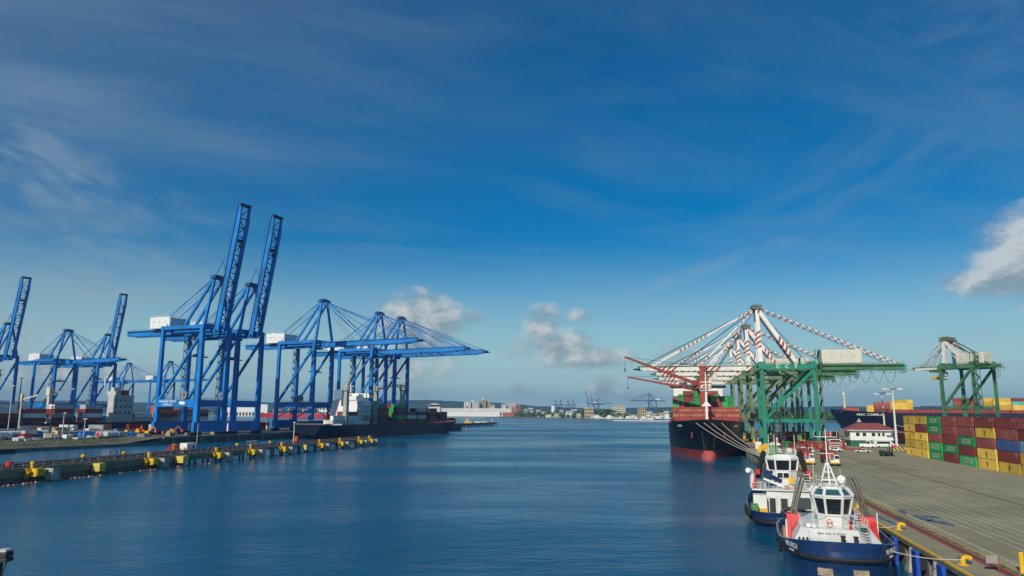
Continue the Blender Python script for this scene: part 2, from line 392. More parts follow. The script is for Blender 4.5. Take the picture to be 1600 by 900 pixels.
def water_mat():
    m = bpy.data.materials.new('sea water'); m.use_nodes = True; g = NT(m.node_tree); b = m.node_tree.nodes['Principled BSDF']
    geo = g.n('ShaderNodeNewGeometry'); pos = geo.outputs['Position']
    turb = g.ramp(g.noise(pos, .006, 4.0, .6), .35, .7)
    g.val(b.inputs['Base Color'], g.mix(turb, (.0003,.075,.155,1), (.0006,.098,.19,1)))
    b.inputs['IOR'].default_value = 1.333; b.inputs['Specular IOR Level'].default_value = .42
    # calmer slicks and ruffled patches
    mp = g.n('ShaderNodeMapping'); mp.inputs['Scale'].default_value = (.35, 1.0, 1.0); mp.inputs['Rotation'].default_value = (0, 0, R(8)); g.val(mp.inputs[0], pos)
    ruff = g.ramp(g.noise(mp.outputs[0], .018, 4.0, .6, .4), .34, .68)
    g.val(b.inputs['Roughness'], g.math('ADD', .15, g.math('MULTIPLY', ruff, .16)))
    mp2 = g.n('ShaderNodeMapping'); mp2.inputs['Scale'].default_value = (.55, 1.0, 1.0); mp2.inputs['Rotation'].default_value = (0, 0, R(-12)); g.val(mp2.inputs[0], pos)
    h = g.math('MULTIPLY', g.noise(mp2.outputs[0], .22, 3.0, .55), 1.6)
    h = g.math('ADD', h, g.math('MULTIPLY', g.noise(mp2.outputs[0], .9, 3.0, .6, .3), .55))
    h = g.math('ADD', h, g.math('MULTIPLY', g.noise(pos, 3.2, 3.0, .6), .13))
    bp = g.n('ShaderNodeBump'); bp.inputs['Distance'].default_value = .42
    g.val(bp.inputs['Strength'], g.math('ADD', .30, g.math('MULTIPLY', ruff, .55)))
    g.val(bp.inputs['Height'], h); g.val(b.inputs['Normal'], bp.outputs[0])
    return m

water = struct(MB().add([(-9000,-900,0),(9000,-900,0),(9000,7600,0),(-9000,7600,0)], [(0,1,2,3)]).build('water', water_mat()), label='calm deep blue harbour water')

M_quay = ground_mat('quay concrete', (.28,.250,.152), .22, .85, ang=QA, stains=.6)
M_yard = ground_mat('yard asphalt', (.13,.125,.105), .25, .9, ang=LA)
M_wall = ground_mat('quay wall concrete', (.17,.165,.14), .3, .85, ang=QA, stains=.7)
M_grass = mat('grass', (.07,.11,.03), .95, .4, .2, bump=.5, bscale=2)
M_moss = mat('moss', (.05,.085,.02), .95, .5, 1.2, bump=.5, bscale=8)
M_hill = mat('forest', (.035,.06,.028), .95, .45, .004)
M_shore = mat('shore earth', (.13,.14,.085), .95, .4, .01)

# right quay: one slab, its north face at y = 640 where the far ship lies
EDGE = 26.2
poly = [(EDGE, -120), (EDGE, 640), (900, 640), (900, -120)]
def slab(name, poly, fr, z0, z1, m):
    return struct(MB().prism([tuple(fr(x, y)[:2]) for x, y in poly], z0, z1).build(name, m))
quay = slab('quay', poly, q2w, -6, ZQ, M_quay)
quay['label'] = 'broad grey concrete container quay with worn lane markings'
# the seaward face: cap beam, dark recesses between piers
mb = MB()
for k in range(0, 84):
    y = -60 + k*8.4
    mb.box(EDGE-.55, EDGE-.004, y, y+5.2, -1, 2.55)
kerbwall = mb.build('quay_wall', M_wall, None, loc=q2w(0,0,0), rz=-QA); struct(kerbwall, label='pier-like face of the right quay with dark recesses')
struct(MB().box(EDGE-.75, EDGE-.02, -110, 639.5, 2.56, 3.02).build('quay_coping', M_wall, None, loc=q2w(0,0,0), rz=-QA))
struct(MB().bbox(EDGE-.70, EDGE-.34, -110, 639, 3.02, 3.22, .06).build('kerb', M_yellow, None, loc=q2w(0,0,0), rz=-QA), label='yellow kerb along the quay edge')
def qmark(name, m, boxes, z=ZQ+.004, h=.006):
    mb = MB()
    for (x0, x1, y0, y1) in boxes: mb.box(x0, x1, y0, y1, z-.03, z+h)
    return struct(mb.build(name, m, None, loc=q2w(0,0,0), rz=-QA))
def worn_mat(name, col, thr=.45):
    """paint that has worn away in places down to the concrete"""
    m = bpy.data.materials.new(name); m.use_nodes = True; g = NT(m.node_tree); b = m.node_tree.nodes['Principled BSDF']
    geo = g.n('ShaderNodeNewGeometry'); f = g.ramp(g.noise(geo.outputs['Position'], .9, 6.0, .7), thr-.12, thr+.12)
    g.val(b.inputs['Base Color'], g.mix(f, (.20,.19,.155,1), (*col, 1))); b.inputs['Roughness'].default_value = .8
    return m
M_wline, M_yline, M_rline = worn_mat('worn white line', (.56,.55,.46), .40), worn_mat('worn yellow line', (.52,.36,.07), .36), worn_mat('worn red line', (.36,.05,.04), .36)
M_slot = mat('dark slot', (.03,.027,.025), .8)
qmark('crane_rail_slot', M_slot, [(29.55, 29.85, -60, 600), (54.2, 54.55, 60, 600)])
qmark('red_rail_marking', M_rline, [(29.05, 29.5, -60, 600), (29.9, 30.3, -60, 600)])
qmark('white_lane_marking', M_wline, [(32.25, 32.45, -60, 600), (36.3, 36.44, -60, 600), (37.7, 37.84, -60, 600), (39.2, 39.3, -60, 600), (40.6, 40.74, -60, 600), (42.0, 42.14, -60, 600), (45.3, 45.42, -60, 600), (46.8, 46.92, 60, 600), (49.8, 49.9, 60, 500)])
qmark('yellow_ladder_marking', M_yline, [(31.0, 31.14, -60, 500)] + [(31.15, 32.24, y, y+.16) for y in range(40, 400, 2)])
mb = MB()
for k in range(260):
    y = 50 + k*.9 + random.uniform(-.3,.3); x = 30.55 + random.uniform(-.12,.12); s = random.uniform(.12,.34) * (1 if 70 < y < 150 else .55)
    mb.lathe([(s,0),(s*.8,.05),(s*.2,.11)], 6, (x, y, ZQ))
struct(mb.build('moss', M_moss, None, loc=q2w(0,0,0), rz=-QA), 'stuff', 'strip of green moss beside the red crane rail')
# lighter, newer concrete slab under the container rows
M_newc = ground_mat('new concrete', (.305,.280,.18), .12, .85, ang=QA, stains=.4)
qmark('pavement_slab', M_newc, [(60, 140, 60, 330)])
# rain puddles
M_puddle = mat('puddle water', (.035,.04,.05), .3, .1, 1.0, spec=.4)
def puddle(x, y, sx, sy, seed):
    rnd = random.Random(seed); pts = []
    n = 26
    for i in range(n):
        a = 2*PI*i/n; r = 1 + .38*math.sin(2*a+seed) + .22*math.sin(5*a+seed*2) + rnd.uniform(-.12,.12)
        pts.append((x+sx*r*math.cos(a), y+sy*r*math.sin(a)))
    return MB().prism(pts, ZQ-.03, ZQ+.012).build('puddle', M_puddle, None, loc=q2w(0,0,0), rz=-QA)
PW = ['larger rain puddle on the lanes near the right edge','rain puddle behind the larger one near the right edge','rain puddle on the white lane line','narrow rain puddle by the yellow ladder marking','small puddle between ladder marking and red rail','long puddle across the ladder marking','puddle beside the red rail near the bollard','small dark puddle on the lane','faint far puddle on the lanes','thin puddle between kerb and red rail','small puddle on the open concrete']
for i, a in enumerate([(36.6,89,1.5,2.2),(37.6,92.5,.9,2.6),(34.4,116,.9,2.6),(33.3,120,.7,2.2),(30.4,118,.5,2.5),(32.6,127,.6,2.4),(28.0,87.5,.5,2.2),(35.0,121.5,.8,1.6),(44,104,.5,1.6),(27.7,116,.45,3.5),(40.5,97,.5,1.5)]): struct(puddle(*a, i+1), 'stuff', PW[i])

# left terminal: long land behind the blue cranes
lpoly = [(-331,-500),(-331,272),(-316,284),(-316,625),(-405,625),(-405,-500)]
quay_l = slab('terminal_yard', lpoly, l2w, -6, ZL, M_yard); quay_l['label'] = 'long asphalt yard under the blue cranes'
slab('terminal_quay', [(-676,-500),(-676,760),(-1900,760),(-1900,-500)], l2w, -6, ZL, M_yard)
mb = MB()
for k in range(0, 100): (mb.box(-316.0, -315.2, -100+k*9.5, -100+k*9.5+2.2, -1, ZL-.9) if -100+k*9.5 > 284 and k < 76 else None)
mb.box(-316.6, -314.9, 284, 625, ZL-.9, ZL+.12)
mb.box(-316.4, -315.3, -400, 284, -2, 1.35)
struct(mb.build('quay_wall', M_wall, None, loc=l2w(0,0,0), rz=-LA), label='weathered concrete face of the left quay')
rows = []
for i in range(60):
    y = -40 + i*5.5; e = max(0, min(1, (y-262)/22)); rows.append([(x, y, (ZL+.05)*(1-k)+(1.4+2.4*e)*k + .5*noise.noise(Vector((x*.2, y*.1, 0)))*(k*(1-k)*4)) for x, k in ((-331.5,0),(-328,.12),(-324,.38),(-320,.72),(-316,1))])
struct(MB().grid(rows).build('verge', ground_mat('verge earth', (.13,.125,.085), .35, .95, ang=LA, stains=.6), None, loc=l2w(0,0,0), rz=-LA), label='worn earth verge at the left waterside')
mb = MB(); rnd = random.Random(5)
for k in range(900):
    y = rnd.uniform(205, 272) if k % 4 else rnd.uniform(120, 205); x = -325 + rnd.uniform(-6, 5); a = rnd.uniform(0, PI)
    mb.add([(x-.3*math.cos(a), y-.3*math.sin(a), ZL-2.6*((x+331)/15)), (x+.3*math.cos(a), y+.3*math.sin(a), ZL-2.6*((x+331)/15)), (x+rnd.uniform(-.2,.2), y, ZL-2.6*((x+331)/15)+.6+rnd.random()*.6)], [(0,1,2)])
struct(mb.build('grass', M_grass, None, loc=l2w(0,0,0), rz=-LA), 'stuff', 'tufts of rough grass on the verge')
# far shore
def wslab(name, pts, z, m): return struct(MB().prism(pts, -5, z).build(name, m))
shore = [(-1700,2500),(-900,2250),(-420,2150),(-180,2090),(-60,2010),(60,1900),(150,1770),(230,1600),(330,1490),(520,1440),(900,1400),(1500,1300),(4500,1500),(5200,4000),(5200,6500),(-6500,6500),(-6500,3200)]
wslab('far_shore', shore, 1.6, M_shore)
# wooded hills on the horizon
rows = []
for j in range(9):
    t = j/8; row = []
    for i in range(150):
        a = -58 + i*116/149; d = 5200 + 700*t*1.6
        h = 56 + 34*math.exp(-((a+6)/10)**2) + 10*math.exp(-((a+28)/12)**2) - 26*math.exp(-((a-6)/6)**2) + 12*noise.noise(Vector((a*.35, t*2, 1))) + 7*noise.noise(Vector((a*1.6, t*3, 4)))
        row.append((d*math.sin(R(a)), d*math.cos(R(a)), 1.2 + max(0, h*(math.sin(PI*min(1, t*1.15+.02))**.8)) + (3*noise.noise(Vector((a*9, t*9, 2))) if 0 < j < 8 else 0)))
    rows.append(row)
struct(MB().grid(rows).build('hills', M_hill, smooth=True), label='low wooded hills along the horizon')

# ================================================================== SHIP-TO-SHORE CRANES
def sts(name, loc, rz, p):
    """x = towards the water, y = along the rail, z up from the quay"""
    t = empty(name, loc, rz); G, Wd, hg, hd, ap = p['G'], p['W'], p['hg'], p['hd'], p['apex']
    ms, md, mw, mb_ = p['steel'], M_dark, p['house'], p['boomm']
    gy = p['gy']; lw, ld = p['leg']
    zt = hg + hd
    # travelling gear
    for x in (0, -G):
        for y in (-Wd/2, Wd/2):
            m = MB()
            m.box(x-.5, x+.5, y-4.2, y+4.2, 1.15, 1.75)
            for k in (-3.2, -1.1, 1.1, 3.2): m.box(x-.55, x+.55, y+k-.85, y+k+.85, .45, 1.3); m.beam((x-.35,y+k-.45,.35),(x+.35,y+k-.45,.35),.7,.7); m.beam((x-.35,y+k+.45,.35),(x+.35,y+k+.45,.35),.7,.7)
            m.build('bogie', p['bogie'], t)
        m = MB(); m.box(x-1.0, x+1.0, -Wd/2-2.2, Wd/2+2.2, 1.8, p['sill']); m.build('sill_beam', ms, t)
    zb, zbh = p['portal']
    for x in (0, -G):
        for y in (-Wd/2, Wd/2):
            k = 1 if x == 0 else .84
            MB().beam((x, y, p['sill']), (x, y, zt if x == 0 else zt-.4), ld*k, lw*k, (1,0,0), ld*k*.86, lw*k*.82).build('leg', ms, t)
    for y in (-Wd/2, Wd/2):
        MB().box(-G+lw*.3, -lw*.3, y-.75, y+.75, zb, zb+zbh).build('portal_beam', ms, t)
        MB().beam((-G+lw*.2, y, zb+zbh*.8), (-lw*.1, y, hg-.4), 1.25, 1.35, (0,1,0)).build('diagonal_brace', ms, t) if not p['flip'] else \
            MB().beam((-lw*.2, y, zb+zbh*.8), (-G+lw*.1, y, hg-.2), 1.1, 1.2, (0,1,0)).build('diagonal_brace', ms, t)
        MB().box(-G-1.2, 1.4, y-.9, y+.9, zt-1.2+p['ub'], zt+.9+p['ub']).build('upper_beam', ms, t)
        if p['lower']:
            m = MB(); c = -G/2
            for (a, b) in (((-G+1, y, p['sill']+1.5), (c, y, zb)), ((c, y, zb), (-1, y, p['sill']+1.5))): m.beam(a, b, .5, .5)
            m.beam((-G+1, y, (p['sill']+zb)*.55), (-1, y, (p['sill']+zb)*.55), .45, .45); m.build('lower_brace', ms, t)
    for x in (0, -G):
        MB().box(x-.7, x+.7, -Wd/2+ld*.4, Wd/2-ld*.4, zb+.15, zb+zbh-.15).build('cross_beam', ms, t)
        MB().box(x-.9, x+.9, -Wd/2+ld*.4, Wd/2-ld*.4, zt-.9, zt+1.2).build('cross_beam', ms, t)
    for x in (0, -G):                                              # ladders and cable trays up the legs, rails on the beams
        for y in (-Wd/2, Wd/2):
            m = MB(); xx = x + (ld*.62 if x == 0 else -ld*.62)
            for e in (-.3, .3): m.beam((xx, y+e, p['sill']+.3), (xx, y+e, zt-1), .09, .09)
            z = p['sill']+1
            while z < zt-2: m.box(xx-.04, xx+.04, y-.3, y+.3, z, z+.08); z += 1.6
            m.box(xx-.3, xx+.5, y-.6, y+.6, (p['sill']+zt)*.5, (p['sill']+zt)*.5+.12); m.build('ladder', p['walk'], t)
    for y in (-Wd/2, Wd/2):
        m = MB()
        for zz in (zb+zbh, zt+.9+p['ub']): m.rail([(-G+1.5, y+.65, zz), (-1.2, y+.65, zz)], 1.1, .05, 2.4)
        m.build('railing', p['walk'], t)
    # main girders
    for s in (-1, 1):
        m = MB(); m.box(p['back'], 3.0, s*gy-.65, s*gy+.65, hg, zt); m.build('girder', p['girderm'], t)
    m = MB()
    x = p['back']
    while x < 2: m.box(x, x+.5, -gy+.65, gy-.65, hg+.5, hg+1.4); x += 7.5
    m.box(p['back']-.2, p['back']+1.0, -gy-.8, gy+.8, hg+.2, zt-.2); struct(m.build('girder_tie', ms, t), 'stuff')
    m = MB()
    for s in (-1, 1): m.box(p['back'], 2.0, s*(gy+1.2)-.4, s*(gy+1.2)+.4, zt-.6, zt-.45); m.rail([(p['back'], s*(gy+1.6), zt-.45), (2, s*(gy+1.6), zt-.45)], 1.1, .05, 2.5)
    m.build('walkway', p['walk'], t)
    # apex frame
    m = MB(); ax = p['ax']
    for s in (-1, 1): m.beam((0, s*Wd/2*p['my'], zt+.8), (ax, s*p['ay'], ap-1.0), p['mast'], p['mast'], (1,0,0), p['mast']*.8, p['mast']*.8)
    m.build('apex_mast', p['mastm'], t)
    m = MB()
    for s in (-1, 1): m.beam((ax-.3, s*(p['ay']+.4), ap-1.2), (-G*.72, s*(gy+.4), zt+.4), p['stay'], p['stay']*1.25)
    m.build('back_leg', p['backm'], t)
    m = MB(); m.box(ax-2.0, ax+2.0, -p['ay']-1.6, p['ay']+1.6, ap-1.1, ap-.3); m.box(ax-1.2, ax+1.2, -p['ay']-.6, p['ay']+.6, ap-.3, ap+.9); m.rail([(ax-2,-p['ay']-1.6,ap-.3),(ax+2,-p['ay']-1.6,ap-.3),(ax+2,p['ay']+1.6,ap-.3),(ax-2,p['ay']+1.6,ap-.3),(ax-2,-p['ay']-1.6,ap-.3)], 1.1, .06, 1.3)
    for s in (-1,1): m.tube((ax, s*p['ay'], ap), (ax, s*p['ay'], ap+2.6), .07)
    m.lathe([(.9,0),(.9,.5)], 8, (ax, 0, ap+.9)); m.build('apex_platform', p['apexm'], t)
    m = MB()
    for s in (-1, 1): m.beam((ax-.5, s*p['ay'], ap-.3), (p['back']+p['bs'], s*gy, zt+.2), p['thin'], p['thin'])
    m.build('backstay', p['staym2'], t)
    # boom
    up = p['up']; hx, hz = 3.6, hg + hd*.5; ca, sa = math.cos(R(up)), math.sin(R(up)); Lb = p['out'] - hx
    def B(d, y, h): return (hx + d*ca - h*sa, y, hz + d*sa + h*ca)
    bm = empty('boom', (0,0,0), 0, t) if False else None
    m = MB()
    for s in (-1, 1):
        m.beam(B(0, s*gy, 0), B(Lb*.86, s*gy, 0), 1.25, hd, (-sa,0,ca)); m.beam(B(Lb*.86, s*gy, 0), B(Lb, s*gy, hd*.18), 1.2, hd, (-sa,0,ca), 1.0, hd*.55)
    bo = m.build('boom', mb_, t)
    m = MB(); d = 1.0; flip = 1
    while d < Lb-5.6:
        m.beam(B(d, -flip*(gy-.6), hd*.2), B(d+5.4, flip*(gy-.6), hd*.2), .4, .4); m.beam(B(d, -gy+.6, hd*.2), B(d, gy-.6, hd*.2), .45, .45); d += 5.4; flip = -flip
    m.beam(B(Lb-.3, -gy-.6, 0), B(Lb-.3, gy+.6, 0), 1.0, 1.3); m.beam(B(Lb*.72, -gy, hd*.3), B(Lb*.72, gy, hd*.3), 1.3, 1.5)
    m.build('boom_bracing', md if up > 20 else p['walk'], bo)
    m = MB()
    for s in (-1, 1):
        for k in range(int(Lb/3)):
            m.tube(B(k*3, s*(gy+1.1), hd*.5), B(k*3, s*(gy+1.1), hd*.5+1.1), .045, 4)
        m.tube(B(0, s*(gy+1.1), hd*.5+1.1), B(Lb, s*(gy+1.1), hd*.5+1.1), .05, 4); m.beam(B(0, s*(gy+.9), hd*.4), B(Lb, s*(gy+.9), hd*.4), .5, .12)
    e = B(Lb+1.0, 0, hd*.1); m.cbox(e[0], 0, e[2]-.6, 2.2, gy*2+2.0, .3)
    m.build('boom_walkway', p['walk'], bo)
    m = MB()
    if up < 20:
        for s in (-1, 1):
            for fr, k in ((.45, 1.25), (.88, 1.0)):
                m.beam((ax+.4, s*p['ay'], ap-.5), B(Lb*fr, s*gy, hd*.5), p['thin']*k, p['thin']*k)
    else:
        for s in (-1, 1):
            q = B(Lb*.45, s*gy, hd*.5); m.beam((ax+.4, s*p['ay'], ap-.5), (q[0]-3, q[1], ap+9), .28, .3); m.beam((q[0]-3, q[1], ap+9), q, .28, .3)
            m.tube((ax, s*p['ay']*.6, ap), B(Lb*.8, s*gy*.6, hd*.5), .07, 4)
    m.build('forestay', p['staym'], t)
    m = MB()
    for s in (-1, 1):
        if up < 20:
            for fr in (.28, .64, .97): m.tube((ax+.2, s*p['ay']*.6, ap-.4), B(Lb*fr, s*gy*.7, hd*.5), .09, 4)
        m.tube((ax, s*p['ay']*.5, ap-.2), (p['back']+p['bs']*.5+6, s*gy*.6, zt+1.0), .09, 4); m.tube((ax, s*p['ay']*.5, ap-.2), ((x0_:=-G*.95), s*gy*.5, zt+1), .08, 4)
    struct(m.build('cable', M_dark, t), 'stuff')
    # machinery house
    x0, x1, hy, hh = p['hbox']
    m = MB(); m.bbox(x0, x1, -hy, hy, zt+.3, zt+.3+hh, .35); ho = m.build('machinery_house', mw, t)
    for k in range(3):
        for sy in (-hy, hy): xx = x0 + (x1-x0)*(.2+.27*k); MB().box(xx, xx+1.0, sy-.07, sy+.07, zt+.5+hh*.46, zt+.5+hh*.64).build('vent', M_lgrey, ho)
    m = MB(); xx = x0+.6
    while xx < x1-.3: m.box(xx-.04, xx+.04, -hy-.04, hy+.04, zt+.6, zt+.1+hh); xx += 2.4
    struct(m.build('panel_seam', M_lgrey, ho), 'stuff')
    MB().box(x1-2.2, x1-1.2, -hy-.08, -hy+.1, zt+.5, zt+2.6).build('door', M_grey, ho)
    m = MB(); m.box(x0+1.5, x0+4.5, -hy*.5, hy*.1, zt+.3+hh, zt+1.1+hh); m.rail([(x0,-hy,zt+.3+hh),(x1,-hy,zt+.3+hh),(x1,hy,zt+.3+hh),(x0,hy,zt+.3+hh)], 1.1, .05, 2.6); m.build('roof_hatch', mw, ho)
    # trolley with operator cab, spreader on its ropes
    tx = p['trolley']
    m = MB(); m.box(tx-3, tx+3, -gy+.2, gy-.2, hg-1.2, hg-.15); m.build('trolley', p['walk'], t)
    m = MB(); m.bbox(tx-5.4, tx-3.1, -1.2, 1.2, hg-3.9, hg-1.3, .2); cb = m.build('operator_cab', M_white_old, t)
    MB().box(tx-3.14, tx-3.06, -1.0, 1.0, hg-3.5, hg-1.8).build('window', M_glass, cb)
    zs = p['spreader']
    m = MB()
    for s in (-1, 1):
        for q in (-1, 1): m.tube((tx+s*1.6, q*1.1, hg-1.2), (tx+s*1.0, q*1.0, zs+1.6), .06, 4)
    m.build('hoist_rope', M_dark, t)
    m = MB(); m.box(tx-1.1, tx+1.1, -3.2, 3.2, zs+.8, zs+1.6); m.box(tx-1.2, tx+1.2, -6.1, 6.1, zs, zs+.6); m.build('spreader', p['spr'], t)
    # stairs up a landside leg
    m = MB(); xs, ys = -G-1.6, p['stair_y']*Wd/2; z = 2.0; k = 0
    for dx in (-.9, .9):
        for dy in (-2.0, 2.0): m.beam((xs+dx, ys+dy, 1.6), (xs+dx, ys+dy, zt+p['st']), .22, .22)
    while z < zt+p['st']-2.6:
        a, b = (2.0, -2.0) if k % 2 else (-2.0, 2.0)
        m.beam((xs-.5, ys+a, z), (xs-.5, ys+b, z+2.6), .8, .14); m.box(xs-1.0, xs+1.0, ys+b-.5, ys+b+.5, z+2.55, z+2.67)
        m.tube((xs-.95, ys+a, z+1), (xs-.95, ys+b, z+3.6), .05, 4); z += 2.6; k += 1
    m.build('stair_tower', p['walk'], t)
    if p['reel']:
        m = MB()
        yy = Wd/2+.9
        for k in range(20):
            pass
        v0 = []; n = 18
        for dy, r in ((-.45, 2.3), (-.4, .8), (.4, .8), (.45, 2.3)): v0.append([(p['reelx']+r*math.cos(2*PI*i/n), -yy+dy, zb+zbh+2.4+r*math.sin(2*PI*i/n)) for i in range(n)])
        m.grid(v0, True)
        for i in range(0, n, 3):
            for dy in (-.45, .45): m.tube((p['reelx'], -yy+dy, zb+zbh+2.4), (p['reelx']+2.3*math.cos(2*PI*i/n), -yy+dy, zb+zbh+2.4+2.3*math.sin(2*PI*i/n)), .07, 4)
        m.build('cable_reel', M_grey, t)
    if p['festoon']:
        m = MB(); n = p['festoon']
        for k in range(n):
            xa = p['back']+1.0 + k*(abs(p['back'])-G-2)/n*1.0; wv = (abs(p['back'])-G-2)/n; dp = 5.6 if k < 4 else 3.8
            m.path([(xa + wv*(i/8), -gy-1.9, hg+.2 - dp*math.sin(PI*i/8)**.7) for i in range(9)], .07, 4)
        m.box(p['back'], -G, -gy-2.05, -gy-1.75, hg+.2, hg+.45); m.build('festoon_cable', M_dark, t)
        m = MB(); m.rail([(p['back']-1.0, -gy-2.4, hg-1.6), (p['back']-1.0, gy+1, hg-1.6)], 3.2, .08, 1.2); m.rail([(p['back']-1.0, -gy-2.4, hg-1.6), (-G-6, -gy-2.4, hg-.4)], 1.3, .06, 2.0); m.build('service_platform', p['walk'], t)
    return t

BL = dict(G=30.0, W=20.0, hg=57.3, hd=3.3, apex=90.0, steel=M_blue, girderm=M_blue, boomm=M_blue, house=M_white, mastm=M_blue, backm=M_blue, staym=M_blue, staym2=M_blue, walk=M_blue_dk,
          bogie=M_dark, spr=M_dark, apexm=M_blue_dk, st=0.0, ub=0.0, my=.92, sill=7.2, portal=(15.6, 4.0), gy=3.4, leg=(2.9, 2.3), flip=False, lower=False, back=-66.0, ax=-1.0, ay=3.0, mast=1.5, stay=1.15, thin=.42, bs=22.0,
          up=0.0, out=77.0, hbox=(-44.5, -28.5, 7.6, 6.6), trolley=-12.0, spreader=44.0, stair_y=1, reel=True, reelx=-9.0, festoon=0)
def blue(y, up, label, group, x=-320.0, **kw):
    p = dict(BL, up=up); p.update(kw)
    return tag(sts('container_crane', l2w(x, y, ZL), -LA, p), label, 'crane', group)
GB = 'blue ship-to-shore cranes on the left quay'
proto_up = blue(319, 80.5, 'tall blue container crane with raised boom, nearest of the two raised side by side', GB)
TX = M_white
for y in (-BL['W']/2-.79,):
    text('PANAMA PORTS', 1.75, proto_up, TX, (-21.5, y, 18.55), (1,0,0), (0,0,1)); text('COMPANY', 1.55, proto_up, TX, (-21.5, y, 16.75), (1,0,0), (0,0,1))
    n = MB(); n.yprism([(-12.2,16.9),(-9.0,16.9),(-8.2,17.7),(-9.0,18.6),(-12.2,18.6),(-13.0,17.7)], y-.03, y+.05); n.build('logo', TX, proto_up)
c2 = copy_tree(proto_up); c2.location = l2w(-320, 346.5, ZL); c2['label'] = 'tall blue container crane with raised boom, second and farther of the raised pair'
for ch in list(c2.children):
    if ch.name.split('.')[0] in ('lettering', 'logo'): bpy.data.objects.remove(ch)
proto_dn = blue(418, 0.6, 'blue container crane with boom lowered over the stern of the berthed ship', GB, lower=True, trolley=-6.0, spreader=40.0)
for y, lab, tr in ((488, 'blue container crane with lowered boom behind the white superstructure of the berthed ship', 0), (521, 'farthest blue container crane on the left quay, lowered boom reaching furthest right', 0)):
    c = copy_tree(proto_dn); c.location = l2w(-320, y, ZL); c['label'] = lab
GB2 = 'blue ship-to-shore cranes on the second quay'
for y, x, src, lab in ((429, -676, proto_up, 'blue container crane with raised boom at the left edge of the photo'), (532, -678, proto_up, 'slimmer looking far blue crane with raised boom behind the white housed one'), (486, -676, proto_dn, 'far blue container crane with lowered boom between two raised ones')):
    c = copy_tree(src); c.location = l2w(x, y, ZL); c['label'] = lab; c['group'] = GB2
    for ch in list(c.children):
        if ch.name.split('.')[0] in ('lettering', 'logo'): bpy.data.objects.remove(ch)
for (X, Y, lab, sc) in ((-640, 1230, 'distant blue crane with lowered boom seen left of the raised pair', 1), (-548, 1180, 'distant blue crane with lowered boom seen through the legs of the raised pair', 1)):
    c = copy_tree(proto_dn); c.location = (X, Y, ZL); c['label'] = lab; c['group'] = 'distant blue cranes beyond the yard'

# ---- green and white cranes of the right quay (boom towards -x of the quay frame)
M_st_boom = stripe_mat('red and white striped boom', (.74,.72,.66), (.33,.05,.035), 1.0, 1.0, 2.4, win=(19.0, 8.0, 2.0))
M_st_mast = stripe_mat('red and white striped mast', (.74,.72,.66), (.33,.05,.035), .6, 1.0, 2.2, winz=(16.0, 8.0, 5.0))
M_st_stay = stripe_mat('red and white striped stay', (.76,.74,.68), (.36,.05,.035), 1.0, -.3, 2.2)
M_st_fore = stripe_mat('red and white striped forestay', (.76,.74,.68), (.36,.05,.035), 1.0, -.3, 2.2, win=(26.0, 13.0, 4.0))
M_st_back = stripe_mat('red and white striped back leg', (.76,.74,.68), (.36,.05,.035), 1.0, .3, 2.0, win=(12.0, 5.0, 1.0))
GR = dict(G=21.2, W=17.0, hg=33.2, hd=2.3, apex=61.5, steel=M_olive, girderm=M_olive2, boomm=M_st_boom, house=M_cream, mastm=M_st_mast, backm=M_st_back, staym=M_st_fore, staym2=M_st_stay, walk=M_olive2,
          bogie=M_yellow, spr=M_yellow, apexm=mat('grey green platform', (.12,.15,.11), .6), st=6.0, ub=-1.0, my=.52, sill=3.6, portal=(10.6, 1.5), gy=3.0, leg=(1.5, 1.3), flip=True, lower=False, back=-58.0, ax=0.4, ay=3.2, mast=1.9, stay=1.35, thin=.42, bs=2.0,
          up=0.0, out=53.5, hbox=(-42.0, -25.5, 3.9, 6.0), trolley=24.0, spreader=26.5, stair_y=1, reel=False, reelx=-9.0, festoon=7)
M_house_g = mat('pale machinery house', (.60,.585,.50), .6, .08, .3, grime=.1)
GR['house'] = M_house_g
def green(loc, rz, label, group, **kw):
    p = dict(GR); p.update(kw)
    return tag(sts('gantry_crane', loc, rz, p), label, 'crane', group)
GG = 'green and white ship-to-shore cranes on the right quay'
gr0 = green(q2w(34.9, 344.5, ZQ), -QA + PI, 'nearest green container crane, freshly painted bright green with large white letters on the top beam', GG, steel=M_teal, girderm=M_olive2)
gr1 = green(q2w(34.0, 391, ZQ), -QA + PI, 'faded green container crane with white letters, second from the camera behind the bright green one', GG, apex=58.0, out=47.0, back=-50.0, hbox=(-29.0,-8.0,3.9,5.4))
for c in (gr0, gr1):
    for i, ch in enumerate('CCT'): text(ch, 2.1, c, M_white, (-6.6 - i*3.6, GR['W']/2+1.0, 34.35), (-1,0,0), (0,0,1), squash=1.15)
gr2 = copy_tree(gr1); gr2.location = q2w(33.8, 446, ZQ); gr2['label'] = 'faded green container crane with striped boom, third in the row along the quay'
gr3 = copy_tree(gr1); gr3.location = q2w(33.8, 512, ZQ); gr3['label'] = 'farthest faded green container crane of the row along the quay'
for c in (gr3,):
    for ch in list(c.children):
        if ch.name.startswith('lettering'): bpy.data.objects.remove(ch)
lone = green((240, 401, ZQ), R(114), 'lone green crane with white machinery house standing behind the container stacks', None, steel=M_olive2, boomm=M_white_old, mastm=M_white_old, backm=M_white_old, staym=M_white_old, staym2=M_dark, apex=55.0, hg=38.4, hd=1.9, out=20.0, back=-24.5, G=17.6, hbox=(-21,-6,4.2,5.2), portal=(17.0,1.5), W=17, trolley=8.0, spreader=33.0, festoon=4, leg=(1.6,1.45))

